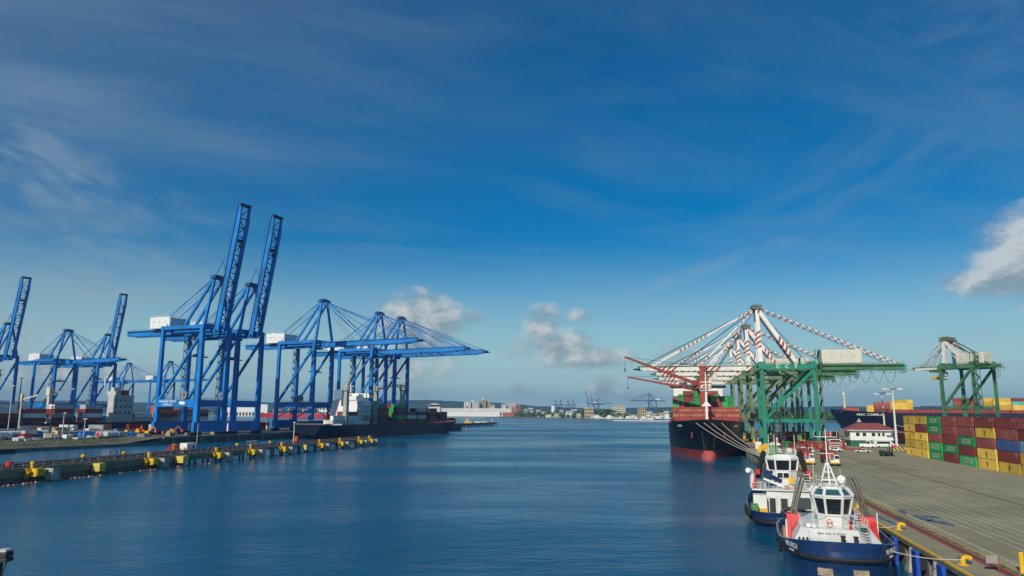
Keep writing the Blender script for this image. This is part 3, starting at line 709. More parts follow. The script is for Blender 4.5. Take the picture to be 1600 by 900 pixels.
# ================================================================== SHIPS
class Hull:
    """x aft from the stem at the waterline, y to port, z up from the waterline"""
    def __init__(s, L, B, D, rake=7.0, e0=70.0, e1=24.0, r0=60.0, r1=8.0, sheer=1.5, p=2.2, tr=.78):
        s.L, s.B, s.D, s.rake, s.e0, s.e1, s.r0, s.r1, s.sheer, s.p, s.tr = L, B, D, rake, e0, e1, r0, r1, sheer, p, tr
    def top(s, q): return s.D + s.sheer*max(0, 1-q/.16)**2
    def hb(s, d, t, da):
        e = s.e0+(s.e1-s.e0)*t**1.15; r = s.r0+(s.r1-s.r0)*t
        a = 1-(1-min(1, max(0, d)/e))**s.p
        b = s.tr*t**.6 + (1-s.tr*t**.6)*(1-(1-min(1, max(0, da)/r))**2)
        return max(0.02, s.B/2*a*b)
    def pt(s, q, t, z=None):
        """q along the length 0..1, t height 0..1 of the side"""
        zz = t*s.top(q) if z is None else z
        tt = max(0, min(1, zz/s.D)); xs = -s.rake*tt**1.3; xe = s.L + 3.0*tt
        x = xs+(xe-xs)*q
        return x, s.hb(x-xs, tt, xe-x), zz
    QS = [0,.004,.01,.018,.03,.045,.065,.09,.12,.16,.2,.26,.34,.44,.55,.66,.76,.84,.9,.94,.97,.985,1]
    def side(s, mb, t0, t1, n, z=False):
        for sg in (1, -1):
            rows = []
            for q in s.QS:
                row = []
                for k in range(n+1):
                    if z: x, h, zz = s.pt(q, 0, t0+(t1-t0)*k/n)
                    else: x, h, zz = s.pt(q, t0+(t1-t0)*k/n)
                    row.append((x, sg*h, zz))
                rows.append(row)
            mb.grid(rows)
        # transom
        return mb
    def upper(s, mb, zb, n=6):
        for sg in (1, -1):
            rows = []
            for q in s.QS:
                zt = s.top(q); rows.append([(lambda P: (P[0], sg*P[1], P[2]))(s.pt(q, 0, zb+(zt-zb)*k/n)) for k in range(n+1)])
            mb.grid(rows)
        a = [(lambda P: (P[0], P[1], P[2]))(s.pt(1, 0, zb+(s.top(1)-zb)*k/n)) for k in range(n+1)]
        mb.grid([a, [(x, -y, z) for x, y, z in a]])
        return mb
    def deck(s, mb, drop):
        a = []; 
        for q in s.QS: x, h, z = s.pt(q, 0, s.top(q)-drop); a.append((x, h-.12 if h > .3 else h, z))
        mb.grid([a, [(x, -y, z) for x, y, z in a]])
        return mb

def ship_container(parent_label): pass
CM = {}
rnd_c = random.Random(99)
def cont_mesh(L=12.19, H=2.59, Wd=2.44, ribs=0):
    k = (L, H, Wd, ribs)
    if k in CM: return CM[k]
    m = MB(); a, b, c = L/2, Wd/2, H
    m.box(-a+.08, a-.08, -b+.05, b-.05, .12, c-.04)
    for sx in (-1, 1):
        for sy in (-1, 1): m.box(sx*a-(.16 if sx > 0 else 0), sx*a+(.16 if sx < 0 else 0), sy*b-(.16 if sy > 0 else 0), sy*b+(.16 if sy < 0 else 0), 0, c)
    for sy in (-1, 1):
        for z in (.0, c-.12): m.box(-a+.16, a-.16, sy*b-(.08 if sy > 0 else 0), sy*b+(.08 if sy < 0 else 0), z, z+.12)
    for sx in (-1, 1):
        for z in (.0, c-.14): m.box(sx*a-(.1 if sx > 0 else 0), sx*a+(.1 if sx < 0 else 0), -b+.16, b-.16, z, z+.14)
    if ribs:
        n = ribs; w = (L-.5)/n
        for sy in (-1, 1):
            y0, y1 = sy*(b-.05), sy*(b-.012); rows = []
            for i in range(n):
                x = -a+.25+i*w
                for dx, y in ((0,y0),(w*.25,y0),(w*.4,y1),(w*.85,y1)): rows.append([(x+dx, y, .14), (x+dx, y, c-.14)])
            m.grid(rows)
    else:
        for sy in (-1, 1):
            for i in range(8):
                x = -a+.9+i*(L-1.8)/7.0; m.box(x-.25, x+.25, sy*(b-.05)-.02, sy*(b-.05)+.02, .14, c-.14)
    for sx in (-1, 1):
        for y in (-.85, -.35, .35, .85): m.box(sx*(a-.08)-.05, sx*(a-.08)+.05, y-.03, y+.03, .14, c-.16)
    CM[k] = m.mesh('container', CONT['maroon']); return CM[k]
def container(name, col, loc, rz, label, group, me=None, cat='container'):
    o = bpy.data.objects.new(name, me or cont_mesh()); C.objects.link(o); o.location = loc; o.rotation_euler.z = rz
    recolour(o, rnd_c.choice(CVAR[col]))
    return tag(o, label, cat, group)
def corr_door(L=12.19): pass

# ---- bow-on black container ship at the right quay: local x aft = +y of the quay frame
BX, BY = 10.0, 299.0
ship = empty('container_ship', q2w(BX, BY, 0), -QA + PI/2)
tag(ship, 'black container ship seen bow on, red bulb and red deck cranes, at the right quay', 'ship')
H1 = Hull(225, 31.0, 13.6, rake=7.0, e0=62, e1=30, sheer=1.6, p=2.3)
H1.upper(MB(), 3.0, 8).build('hull', M_black_hull, ship, True)
for s in (1, -1):                                                  # weld seams and rubbing scars along the shell plating
    m = MB()
    for zz in (5.2, 7.6, 10.0, 12.2):
        pts = []
        for q in (.012,.02,.035,.055,.08,.11,.15,.2,.3,.45): x, hh, z_ = H1.pt(q, 0, zz); pts.append((x, s*(hh+.02), z_))
        m.path(pts, .045, 4)
    for q in (.02,.04,.065,.09,.12,.16,.2,.25,.3): m.path([(lambda P: (P[0], s*(P[1]+.02), P[2]))(H1.pt(q, 0, 3.2+k*1.35)) for k in range(8)], .04, 4)
    struct(m.build('weld_seam', mat('worn black steel', (.03,.028,.028), .6, .4, .3, rust=.3), ship), 'stuff')
    m = MB()
    for k in range(9): P = H1.pt(.012, 0, 3.4+k*.8); m.box(P[0]-.1, P[0]+.35, s*(P[1]+.03)-.06, s*(P[1]+.03)+.06, P[2], P[2]+.16)
    struct(m.build('draught_mark', M_white_old, ship), 'stuff')
H1.side(MB(), -2.0, 3.0, 4, True).build('boot_topping', M_boot, ship, True)
H1.deck(MB(), 1.2).build('deck', M_rack, ship)
rows = []
for i in range(11):
    t = i/10; r = 3.3*math.sin(PI*min(1, t*.62+.02))**.75 if t < .8 else 3.3*(.93)
    x = -7.2 + t*13
    rows.append([(x, r*.92*math.cos(2*PI*k/14), -.3+(.3*t) + r*1.12*math.sin(2*PI*k/14)) for k in range(14)])
MB().grid(rows, True).build('bulbous_bow', mat('bulb red', (.56,.12,.085), .5, .15, .5), ship, True)
# anchors and pockets
for s in (1, -1):
    x, h, z = H1.pt(.035, 0, 9.2)
    m = MB(); m.cbox(x-.4, s*(h+.1), z-1.0, .6, .5, 2.0); m.box(x-1.0, x+.3, s*(h+.1)-.3, s*(h+.1)+.3, z-1.4, z-.9); m.build('anchor', M_boot, ship)
# breakwater wall of red hatch framing across the bow
zd = H1.top(.09)
m = MB(); m.box(16.5, 17.0, -13.4, 13.4, zd-1.0, zd+5.9); br = m.build('breakwater', M_rack, ship)
for j, z in enumerate((zd-.2, zd+1.85, zd+3.9)):
    for i in range(11):
        y = -13.2 + i*2.4
        MB().box(16.36, 16.55, y, y+2.2, z, z+1.85).build('panel', M_rack, br)
    m = MB()
    for i in range(11):
        y = -13.2 + i*2.42
        for dy in (.35, 1.1, 1.85): m.box(16.22, 16.38, y+dy-.13, y+dy+.13, z+.3, z+1.2) if (i+j) % 3 else m.box(16.24, 16.38, y+dy-.13, y+dy+.13, z+.6, z+.9)
    struct(m.build('lashing_fitting', mat('pale fitting', (.55,.36,.2), .6) if j > 0 else M_boot, br), 'stuff')
for s in (1, -1):
    m = MB(); m.path([(14.5, s*14.6, zd-.6), (14.5, s*14.4, zd+.9), (14.5, s*13.4, zd+1.6), (14.5, s*12.4, zd+.9), (14.5, s*12.2, zd-.6)], .28, 6); m.build('mooring_arch', M_rack, ship)
    m = MB(); m.lathe([(.9,0),(.9,.2),(.45,.25),(.45,1.0),(.9,1.05),(.9,1.25)], 10, (10, s*4.2, zd-.9)); m.lathe([(.7,0),(.5,.9),(.7,1.0)], 8, (7, s*2.4, zd-.9)); m.build('windlass', M_yellow, ship)
# foremast
m = MB(); m.beam((9.5,0,zd-1), (9.5,0,zd+13.5), 1.0, 1.0, (1,0,0), .6, .6); m.beam((9.5,0,zd+13), (9.5,0,zd+20), .5, .5, (1,0,0), .25, .25)
m.add([(9.3,-1.9,zd+6.3),(9.3,1.9,zd+6.3),(9.3,0,zd+8.6),(10,-1.9,zd+6.3),(10,1.9,zd+6.3),(10,0,zd+8.6)], [(0,1,2),(3,5,4),(0,3,4,1),(1,4,5,2),(2,5,3,0)])
m.box(8.6, 10.4, -2.4, 2.4, zd+12.4, zd+12.6); m.rail([(8.6,-2.4,zd+12.6),(8.6,2.4,zd+12.6),(10.4,2.4,zd+12.6),(10.4,-2.4,zd+12.6),(8.6,-2.4,zd+12.6)], 1.1, .07, 1.2); m.ball((9.0,-1.6,zd+14.4), .7); m.ball((9.0,1.5,zd+14.2), .6); m.box(9.2,9.8,-2.2,2.2,zd+15.8,zd+16.1)
fm = m.build('foremast', M_white, ship)
# red deck cranes with jibs swung out over the port... (water) side
def deck_crane(x, zt, jib, w, lab):
    m = MB(); m.beam((x,0,zd-1), (x,0,zt), w, w, (1,0,0), w*.86, w*.86); m.bbox(x-w*.8, x+w*.8, -w*.72, w*.72, zt-9.5, zt-4.5, .3); m.box(x-w*.5, x+w*.5, -w*.5, w*.5, zt, zt+.8); c = m.build('deck_crane', M_rack, ship)
    a, b = jib; m = MB()
    for dx in (-.9, .9): m.beam((a[0]+dx, a[1], a[2]), (b[0]+dx*.4, b[1], b[2]), .55, 1.5, (0,0,1), .5, .7)
    for k in range(10):
        t0, t1 = k/10, (k+1)/10; f = lambda t, s: (a[0]+(b[0]-a[0])*t + s*(.9-.5*t), a[1]+(b[1]-a[1])*t, a[2]+(b[2]-a[2])*t)
        m.beam(f(t0,-1), f(t1,1), .3, .9)
    j = m.build('jib', M_rack, c)
    m = MB(); m.tube((x, 0, zt+.6), b, .07, 4); m.tube((x, 0.6, zt+.6), b, .07, 4)
    q = Vector(b); m.tube(q, q-Vector((0,0,5.2)), .06, 4); m.cbox(q.x, q.y, q.z-6.6, .6, .6, 1.4); m.build('hoist_wire', M_dark, c)
deck_crane(42, 37.5, ((42, 1.5, 29.8), (34, 34.0, 42.2)), 3.2, 'a')
deck_crane(112, 37.0, ((112, 1.5, 29.6), (109, 38.0, 36.6)), 3.0, 'b')
# bridge house aft
m = MB(); m.box(150, 166, -14, 14, zd-1, 31.0); m.box(151, 165, -16.2, 16.2, 31.0, 33.4); hs = m.build('superstructure', M_white, ship)
m = MB()
for i in range(15): y = -15.6+i*2.1; m.box(150.92, 151.06, y, y+1.6, 31.6, 32.9)
m.build('window', M_glass, hs)
m = MB(); m.beam((158,0,33.4),(158,0,41),.8,.8); m.box(157.6,158.4,-3,3,38,38.4); m.ball((156,-7,34.6),1.2); m.ball((156,7,34.6),1.2); struct(m.build('radar_mast', M_white, hs), 'stuff')
m = MB(); m.beam((172,9,zd),(172,9,36),4.5,4.5,(1,0,0),3.4,3.4); m.build('funnel', M_rack, ship)
# deck containers: first bay in view, then bays behind it
rnd = random.Random(11)
T1 = ['green','maroon','maroon','green','green','maroon','maroon','maroon','maroon','green','green']
T2 = ['maroon','green','maroon','maroon','green','maroon','maroon','green','maroon','green','green']
T3 = [None,'green','maroon','brown','green','maroon','teal','maroon','green',None,None]
zc = zd + 6.05; GD = 'containers on the deck of the bow-on black ship'
def on_ship(x, y, z): return ship.matrix_basis @ Vector((x, y, z))
ship_m = Matrix.Translation(q2w(BX, BY, 0)) @ Matrix.Rotation(-QA+PI/2, 4, 'Z')
for tier, row in enumerate((T1, T2, T3)):
    for i, c in enumerate(row):
        if c is None: continue
        y = 12.6 - i*2.52
        container('shipping_container', c, ship_m @ Vector((66 if tier < 2 else 84, y, zc+tier*2.62-(1.3 if tier > 1 else 0))), -QA+PI/2, '%s container, %s from the left in the %s tier of the bow-on black ship' % (c, ORD[i], ('lowest','middle','top')[tier]), GD)
for bay in (98.0,):
    for i in range(11):
        for tier in (2, 3):
            c = rnd.choice(['green','maroon','maroon','green','brown'])
            if tier == 3 and i not in (2,3,4,7,8): continue
            container('shipping_container', c, ship_m @ Vector((bay, 12.6-i*2.52, zc+tier*2.62-1.9)), -QA+PI/2, '%s second bay container of the bow-on black ship, %s from the left' % (c, ORD[i]) if tier == 2 else '%s container topping the second bay of the bow-on black ship, %s from the left' % (c, ORD[i]), GD)
# names on both bows
for s in (1, -1):
    q = H1.pt(.03, 0, 12.4); q2 = H1.pt(.055, 0, 12.4); d = Vector((q2[0]-q[0], s*(q2[1]-q[1]), 0))*s
    xd = -d
    text('CERES', 1.1, ship, M_white_old, (q2[0]-.2, s*(q2[1]+.25), 12.4), (xd.x, xd.y, 0), (0, 0, 1))
# mooring lines from the bow to the quay
def catenary(a, b, sag, n=14): return [Vector(a).lerp(Vector(b), i/n) - Vector((0,0,sag*4*(i/n)*(1-i/n))) for i in range(n+1)]
for i, (u, yq, sag) in enumerate(((-9.0, 233, 1.6), (-4.0, 238, 1.5), (1.0, 236, 1.3), (5.5, 244, 1.2))):
    qq = [.018,.006,.004,.02][i]; P = H1.pt(qq, 0, zd-.2); sgn = 1 if i < 2 else -1
    a = ship_m @ Vector((P[0]-.2, sgn*P[1], zd-.2)); b = q2w(27.3, yq, ZQ+.5)
    o = MB().path(catenary(a, b, sag), .11, 5).build('mooring_line', M_rope)
    tag(o, 'pale mooring line from the black ship bow to the quay, %s from the left' % ORD[i], 'mooring line', 'bow lines of the bow-on black ship')

# ---- small feeder at the left quay: local x aft = -y of the left frame (bow away from the camera)
FX, FB = -299.5, 566.0
feeder = empty('container_ship', l2w(FX, FB, 0), -LA - PI/2)
tag(feeder, 'navy hulled feeder ship with white superstructure and grey deck cranes at the left quay', 'ship')
feeder_m = Matrix.Translation(l2w(FX, FB, 0)) @ Matrix.Rotation(-LA-PI/2, 4, 'Z')
H2 = Hull(186, 27.0, 8.6, rake=9, e0=50, e1=26, r0=40, r1=6, sheer=3.4, tr=.85)
H2.upper(MB(), 2.2, 5).build('hull', M_navy_hull, feeder, True)
H2.side(MB(), -2.0, 2.2, 3, True).build('boot_topping', mat('dull red boot topping', (.20,.03,.03), .6, .2, .2, grime=.3), feeder, True)
H2.deck(MB(), 1.0).build('deck', M_rack, feeder)
z2 = 8.4
m = MB(); m.yprism([(134,z2-1),(151.5,z2-1),(149,24.5),(134,24.5)],-10.5,10.5); m.box(135,146,-8.5,8.5,24.5,29.0); m.box(134.5,140,-13.2,13.2,26.4,29.4); m.box(142,149.6,2,9.5,24.5,27.5)
su = m.build('superstructure', M_white, feeder)
m = MB()
for z in (12.5, 15.5, 18.5, 21.5):
    m.box(133.4, 150.2, -11.9, -10.4, z, z+.2); m.rail([(133.4,-11.9,z+.2),(150.2,-11.9,z+.2)], 1.0, .06, 2.0); m.box(133.4, 150.2, 10.4, 11.9, z, z+.2)
    m.rail([(133.4,11.9,z+.2),(150.2,11.9,z+.2)], 1.0, .06, 2.0)
    m.beam((136, 11.2, z-2.8), (141, 11.2, z), .7, .2); m.beam((136, -11.2, z-2.8), (141, -11.2, z), .7, .2)
m.build('gallery', M_white, su)
m = MB()
for z in (13.4, 16.4, 19.4, 22.4):
    for x in (135.5, 138.5, 141.5, 144.5, 147.5): m.box(x, x+1.0, 10.44, 10.56, z, z+1.0); m.box(x, x+1.0, -10.56, -10.44, z, z+1.0)
for i in range(12): y = -12.6+i*2.1; m.box(134.4, 134.56, y, y+1.6, 28.2, 29.5)
m.box(135, 140.8, 13.38, 13.46, 28.3, 29.5)
m.build('window', M_glass, su)
for s in (1, -1):
    m = MB(); m.path([(137.5, s*12.4, 12.6), (138.5, s*12.4, 12.4), (141.5, s*12.4, 12.4), (142.8, s*12.4, 12.8)], 1.15, 8); m.box(138.2, 140.5, s*12.4-.8, s*12.4+.8, 13.2, 14.1); lb = m.build('lifeboat', M_orange, feeder)
m = MB(); m.beam((143,0,30),(143,0,37),.7,.7); m.box(142.7,143.3,-3,3,34,34.3); m.box(142,144,-2,2,31.8,32); struct(m.build('radar_mast', M_white, su), 'stuff')
m = MB(); m.bbox(151, 157, -3.2, 3.2, 25, 31.5, .5); m.build('funnel', mat('blue grey funnel', (.12,.22,.33), .5), feeder)
M_crg = mat('ship crane grey', (.36,.355,.31), .6, .12, .4, rust=.15)
def grey_crane(x, y, zt, tip, w=2.6):
    m = MB(); m.beam((x,y,z2-1), (x,y,zt), w, w, (1,0,0), w*.75, w*.75); m.lathe([(w*.5,0),(w*.75,.6),(w*.75,3.0),(w*.4,4.2)], 10, (x, y, zt-4.4)); c = m.build('deck_crane', M_crg, feeder, True)
    m = MB(); b = Vector(tip); a = Vector((x, y, zt-2.4)); d = b-a
    for s in (-.7, .7): m.beam(a+Vector((s,0,0)), b+Vector((s*.4,0,0)), .45, 1.0, (0,0,1), .35, .45)
    for k in range(9): m.beam(a+d*k/9+Vector((-.6,0,0)), a+d*(k+1)/9+Vector((.6,0,0)), .2, .5)
    m.build('jib', M_crg, c)
    m = MB(); m.tube((x,y,zt), b, .07, 4); m.tube(b, b-Vector((0,0,5)), .06, 4); m.cbox(b.x, b.y, b.z-6, .5, .5, 1.1); m.build('hoist_wire', M_dark, c)
grey_crane(163, 11.0, 34.5, (139, 6.0, 55.5), 3.0)
grey_crane(125, 9.0, 35.0, (92, 9.0, 37.0), 3.0)
grey_crane(85, 6.0, 37.0, (88, 2.0, 35.8), 3.4)
m = MB(); m.beam((14,0,11),(14,0,27),.7,.7,(1,0,0),.35,.35); m.box(13.7,14.3,-1.5,1.5,20,20.3); m.beam((30,2,24),(-2,2,25),.5,.4); m.build('foremast', M_crg, feeder)
m = MB()
for x in range(4, 182, 5):
    P = H2.pt(x/186, 0, H2.top(x/186)); m.tube((P[0], P[1]-.2, P[2]), (P[0], P[1]-.2, P[2]+1.0), .05, 4); m.tube((P[0], -P[1]+.2, P[2]), (P[0], -P[1]+.2, P[2]+1.0), .05, 4)
for x0, x1 in ((163, 184),):
    for zz in (.5, 1.0, 3.2): m.tube((x0, 12.2, z2+zz), (x1, 11.2, z2+zz), .09, 4); m.tube((x1, 11.2, z2+zz), (x1, -11.2, z2+zz), .09, 4)
    for k in range(8): m.tube((x0+k*3, 12.2-k*.13, z2), (x0+k*3, 12.2-k*.13, z2+3.2), .13, 4)
m.build('railing', M_crg, feeder)
text('BAHIA', 1.3, feeder, M_white_old, (180.5, 12.05, 6.6), (-1, 0, 0), (0, 0, 1))
GF = 'containers on the deck of the navy feeder ship'
bays = [  # x centre, rows across (first = nearest the camera), tier colours bottom to top
    (171, [('white','white'), ('white',), ('white','maroon')], 0), (157, [('white','white','maroon'), ('white','white','maroon'), ('white','maroon','brown')], 0),
    (118.5, [('maroon','maroon','brown','maroon'), ('maroon','brown','maroon','green','green'), ('maroon','maroon','green','green'), ('maroon','maroon','maroon','green')], 0),
    (95.5, [('maroon','green','maroon','maroon','green'), ('green','green','maroon','green','green'), ('maroon','maroon','green','green','maroon'), ('maroon','green','green','green','red')], 0),
    (80, [('maroon','white','red'), ('white','maroon','white'), ('brown','white','red')], 0), (65, [('red','white','maroon','white'), ('white','maroon','red','maroon'), ('maroon','white','red','maroon')], 0),
    (47.5, [('red','maroon','maroon','brown'), ('orange','white','maroon','red'), ('maroon','red','white','maroon')], 0), (30, [('brown','maroon','red'), ('white','red','maroon'), ('orange','maroon','white')], 0)]
names_b = ['sternmost','second','third','fourth','fifth','sixth','seventh','foremost']
for bi, (x, rws, _) in enumerate(bays):
    for ri, tiers in enumerate(rws):
        for ti, c in enumerate(tiers):
            y = 10.6 - ri*2.55
            container('shipping_container', c, feeder_m @ Vector((x, y, z2-.4+1.2+ti*2.62)), -LA+PI/2, '%s container on the navy feeder ship, %s tier, %s row, %s bay from aft' % (c, ORD[ti], ('nearest','second','third','fourth')[ri], names_b[bi]), GF)

# ---- big navy ship behind the gatehouse: along the north face of the right quay, bow to the left
NX, NY = 131.0, 664.0
navy = empty('container_ship', q2w(NX, NY, 0), -QA)
navy_m = Matrix.Translation(q2w(NX, NY, 0)) @ Matrix.Rotation(-QA, 4, 'Z')
tag(navy, 'large navy container ship with yellow deck containers lying behind the red roofed gatehouse', 'ship')
H3 = Hull(300, 40, 17.8, rake=9, e0=80, e1=40, sheer=3.0, p=2.2)
H3.upper(MB(), 3.5, 6).build('hull', M_navy_hull, navy, True)
H3.side(MB(), -2, 3.5, 3, True).build('boot_topping', M_boot, navy, True)
H3.deck(MB(), 1.2).build('deck', M_rack, navy)
m = MB(); m.beam((2,0,18),(2,0,33.5),1.5,1.5,(1,0,0),1.1,1.1); m.lathe([(1.1,0),(1.25,1),(.9,4)], 10, (2,0,31)); m.box(1,3,-1.2,1.2,28.6,28.9); m.build('foremast', M_cream, navy)
m = MB(); m.box(31, 260, -18, -16.8, 16.6, 20.2); m.box(31, 31.6, -17, 17, 16.6, 20.2)
for k in range(14): m.box(33+k*14, 34.2+k*14, -18, 18, 16.6, 20.4)
m.build('lashing_bridge', M_rack, navy)
m = MB()
for k in range(11):
    x = 55+k*3.4
    m.box(x, x+.4, -18.2, -17.8, 20.3, 23.2)
    if k < 10: m.beam((x, -18, 20.4), (x+3.4, -18, 22.9), .25, .25); m.box(x, x+3.4, -18.2, -17.8, 21.5, 21.7); m.box(x, x+3.4, -18.2, -17.8, 22.9, 23.2)
m.build('hatch_frame', M_dark, navy)
for sx, body in ((-1, 'MSC CAMILA'),):
    P = H3.pt(.1, 0, 17.2); P0 = H3.pt(.05, 0, 17.2)
    text(body, 2.5, navy, M_white, ((P[0]+P0[0])/2+2, -(P[1]+P0[1])/2-3.2, 16.2), (P[0]-P0[0], -(P[1]-P0[1]), 0), (0, -.25, 1), squash=1.35)
P = H3.pt(.05, 0, 12.0); m = MB(); m.cbox(P[0], -P[1]-.3, 10.5, 1.4, 1.0, 2.4); m.box(P[0]-1.8, P[0]+1.8, -P[1]-1.0, -P[1], 10.3, 11.0); m.build('anchor', M_lgrey, navy)
GN = 'containers on the deck of the large navy ship'
nav_stacks = [(6.4, -1.5, ['red'], 19.2, 'on the foredeck'), (23.5, -7, ['yellow','yellow'], 18.4, 'above the hull name'),
    (40, -13.5, ['maroon','yellow','yellow','yellow'], 17.8, 'behind the light masts'), (45, -9.5, ['maroon','yellow','yellow','yellow'], 17.8, 'hind row by the light masts'), (28.5, -9.5, ['maroon','maroon','red'], 18.4, 'left of the yellow stack'),
    (92, -14, ['maroon','brown','red','maroon'], 19.0, 'left of the far yellow stacks'), (87, -10, ['maroon','red','brown','brown'], 19.0, 'under the lone crane'),
    (113.5, -15, ['yellow','yellow','yellow','yellow'], 19.0, 'left far yellow stack'), (108, -11, ['maroon','yellow','yellow','yellow'], 19.2, 'second far yellow stack'), (126.5, -15, ['yellow','yellow','teal','maroon'], 19.0, 'stack beside the far yellow ones'),
    (139, -15, ['yellow','yellow','teal','maroon'], 19.0, 'stack at the right photo edge')]
for (x, y, tiers, z, where) in nav_stacks:
    for ti, c in enumerate(tiers):
        container('shipping_container', c, navy_m @ Vector((x, y, z+ti*2.62)), -QA, '%s container on the large navy ship, %s tier, %s' % (c, ORD[ti], where), GN)
for i, (q, xq, sag) in enumerate(((.012, 205, 3.0), (.02, 214, 3.0))):
    P = H3.pt(q, 0, 18.6); o = MB().path(catenary(navy_m @ Vector((P[0], -P[1], 18.6)), q2w(xq-10*i, 636, ZQ+.4), sag), .14, 5).build('mooring_line', M_rope)
    tag(o, 'thin mooring line slanting down across the navy ship hull, %s' % ('upper one','lower one')[i], 'mooring line', 'bow lines of the navy ship')
# container ship in the basin behind the left yard strip, accommodation towards the right
far = empty('container_ship', l2w(-437, 248, 0), -LA + PI/2); tag(far, 'dark hulled container ship with pale accommodation block lying behind the left yard', 'ship')
far_m = Matrix.Translation(l2w(-437, 248, 0)) @ Matrix.Rotation(-LA+PI/2, 4, 'Z')
H4 = Hull(178, 27, 9.6, rake=6, e0=45, e1=22)
H4.upper(MB(), 1.5, 3).build('hull', M_navy_hull, far, True); H4.side(MB(), -1, 1.5, 1, True).build('boot_topping', M_boot, far, True); H4.deck(MB(), .8).build('deck', M_rack, far)
m = MB(); m.box(93, 108, -12, -6.5, 8, 27); m.box(93, 97, -13.0, -5, 27, 29.6); m.box(94, 98, -10, -7, 29.6, 32); s4 = m.build('superstructure', mat('weathered grey white', (.50,.50,.46), .6, .1, .3, rust=.1, grime=.2), far)
m = MB()
for z in (15, 19, 23):
    for k in range(4): m.box(94.5+k*3.4, 95.7+k*3.4, -12.1, -11.9, z, z+1.2)
struct(m.build('window', M_glass, s4), 'stuff'); m = MB(); m.bbox(101, 106, -10, -7, 27, 30.5, .4); m.build('funnel', M_rack, far); m = MB(); m.beam((95,0,33),(95,0,39),.7,.7); m.build('radar_mast', M_white, far)
m = MB(); m.beam((60,3,9),(60,3,31),1.6,1.6); m.bbox(58.5,61.5,1.5,4.5,26,31,.2); m.beam((60,3,27),(72,-2,30.5),.8,1.0); m.build('deck_crane', M_cream, far)
rnd = random.Random(12)
GS = 'containers on the ship behind the left yard'
sb = [(8,['maroon','red','white','white']),(25,['maroon','red','white','white']),(42,['maroon','white','red']),(59,['grey','white','red','white']),(79,['white','white','maroon','white']),(117,['white','white']),(134,['grey','white','orange','orange']),(151,['white','grey','orange']),(167,['white','maroon','orange'])]
for bi, (x, cs) in enumerate(sb):
    for ri in range(3):
        for ti, c in enumerate(cs):
            if ri and ti == len(cs)-1 and (bi+ri) % 3 == 0: continue
            if ri == 0 and rnd.random() < .45: c = rnd.choice(['white','white','grey','maroon','orange','red'])
            if ri and ti < 2: c = ['maroon','white','red','grey','orange','white'][(bi*3+ri*2+ti) % 6]
            container('shipping_container', c, far_m @ Vector((x, -11.5+ri*2.55, 10.2+ti*2.62)), -LA+PI/2, '%s container on the ship behind the left yard, %s bay, %s row, %s tier' % (c, ORD[bi], ORD[ri], ORD[ti]), GS)
# long red hulled bulk carrier far off between the crane legs
rb = empty('bulk_carrier', (-560, 1650, 0), R(4)); tag(rb, 'distant red hulled bulk carrier seen between the blue crane legs', 'ship')
H5 = Hull(190, 30, 10, rake=5, e0=40, e1=25)
H5.upper(MB(), 1.2, 3).build('hull', M_red, rb, True); H5.deck(MB(), .8).build('deck', M_rack, rb)
m = MB(); m.box(160, 178, -12, 12, 9, 24); m.build('superstructure', M_white, rb); m = MB()
for k in range(4): m.beam((30+k*32,0,9),(30+k*32,0,21),1.5,1.5); m.beam((30+k*32,0,20),(48+k*32,0,17),.8,.8)
m.build('deck_crane', M_cream, rb)

# ================================================================== TUGS
class TugHull:
    def __init__(s, L, B, zb, zm, zs): s.L, s.B, s.zb, s.zm, s.zs = L, B, zb, zm, zs
    def top(s, x):
        a = max(0, (x-1)/(s.L/2-1)); b = max(0, (-x-s.L*.25)/(s.L*.25)); return s.zm+(s.zb-s.zm)*a**1.4+(s.zs-s.zm)*b**1.4
    def ring(s, z, inset=0.0, n=44, ztop=False):
        """closed outline at height z (or along the sheer when ztop), from the bow round by port"""
        pts = []
        for i in range(n):
            a = 2*PI*i/n; ca, sa = math.cos(a), math.sin(a)
            f = 1.0 if ztop else max(0, min(1, z/3.2)); k = .88+.12*f
            lx = (s.L/2*(.9+.1*f)-inset); ly = s.B/2*k-inset
            e = .62 if ca > 0 else .5
            x = lx*math.copysign(abs(ca)**(.78 if ca > 0 else .52), ca); y = ly*math.copysign(abs(sa)**(.62 if ca > 0 else .5), sa)
            pts.append((x, y, (s.top(x)+z) if ztop else z))
        return pts
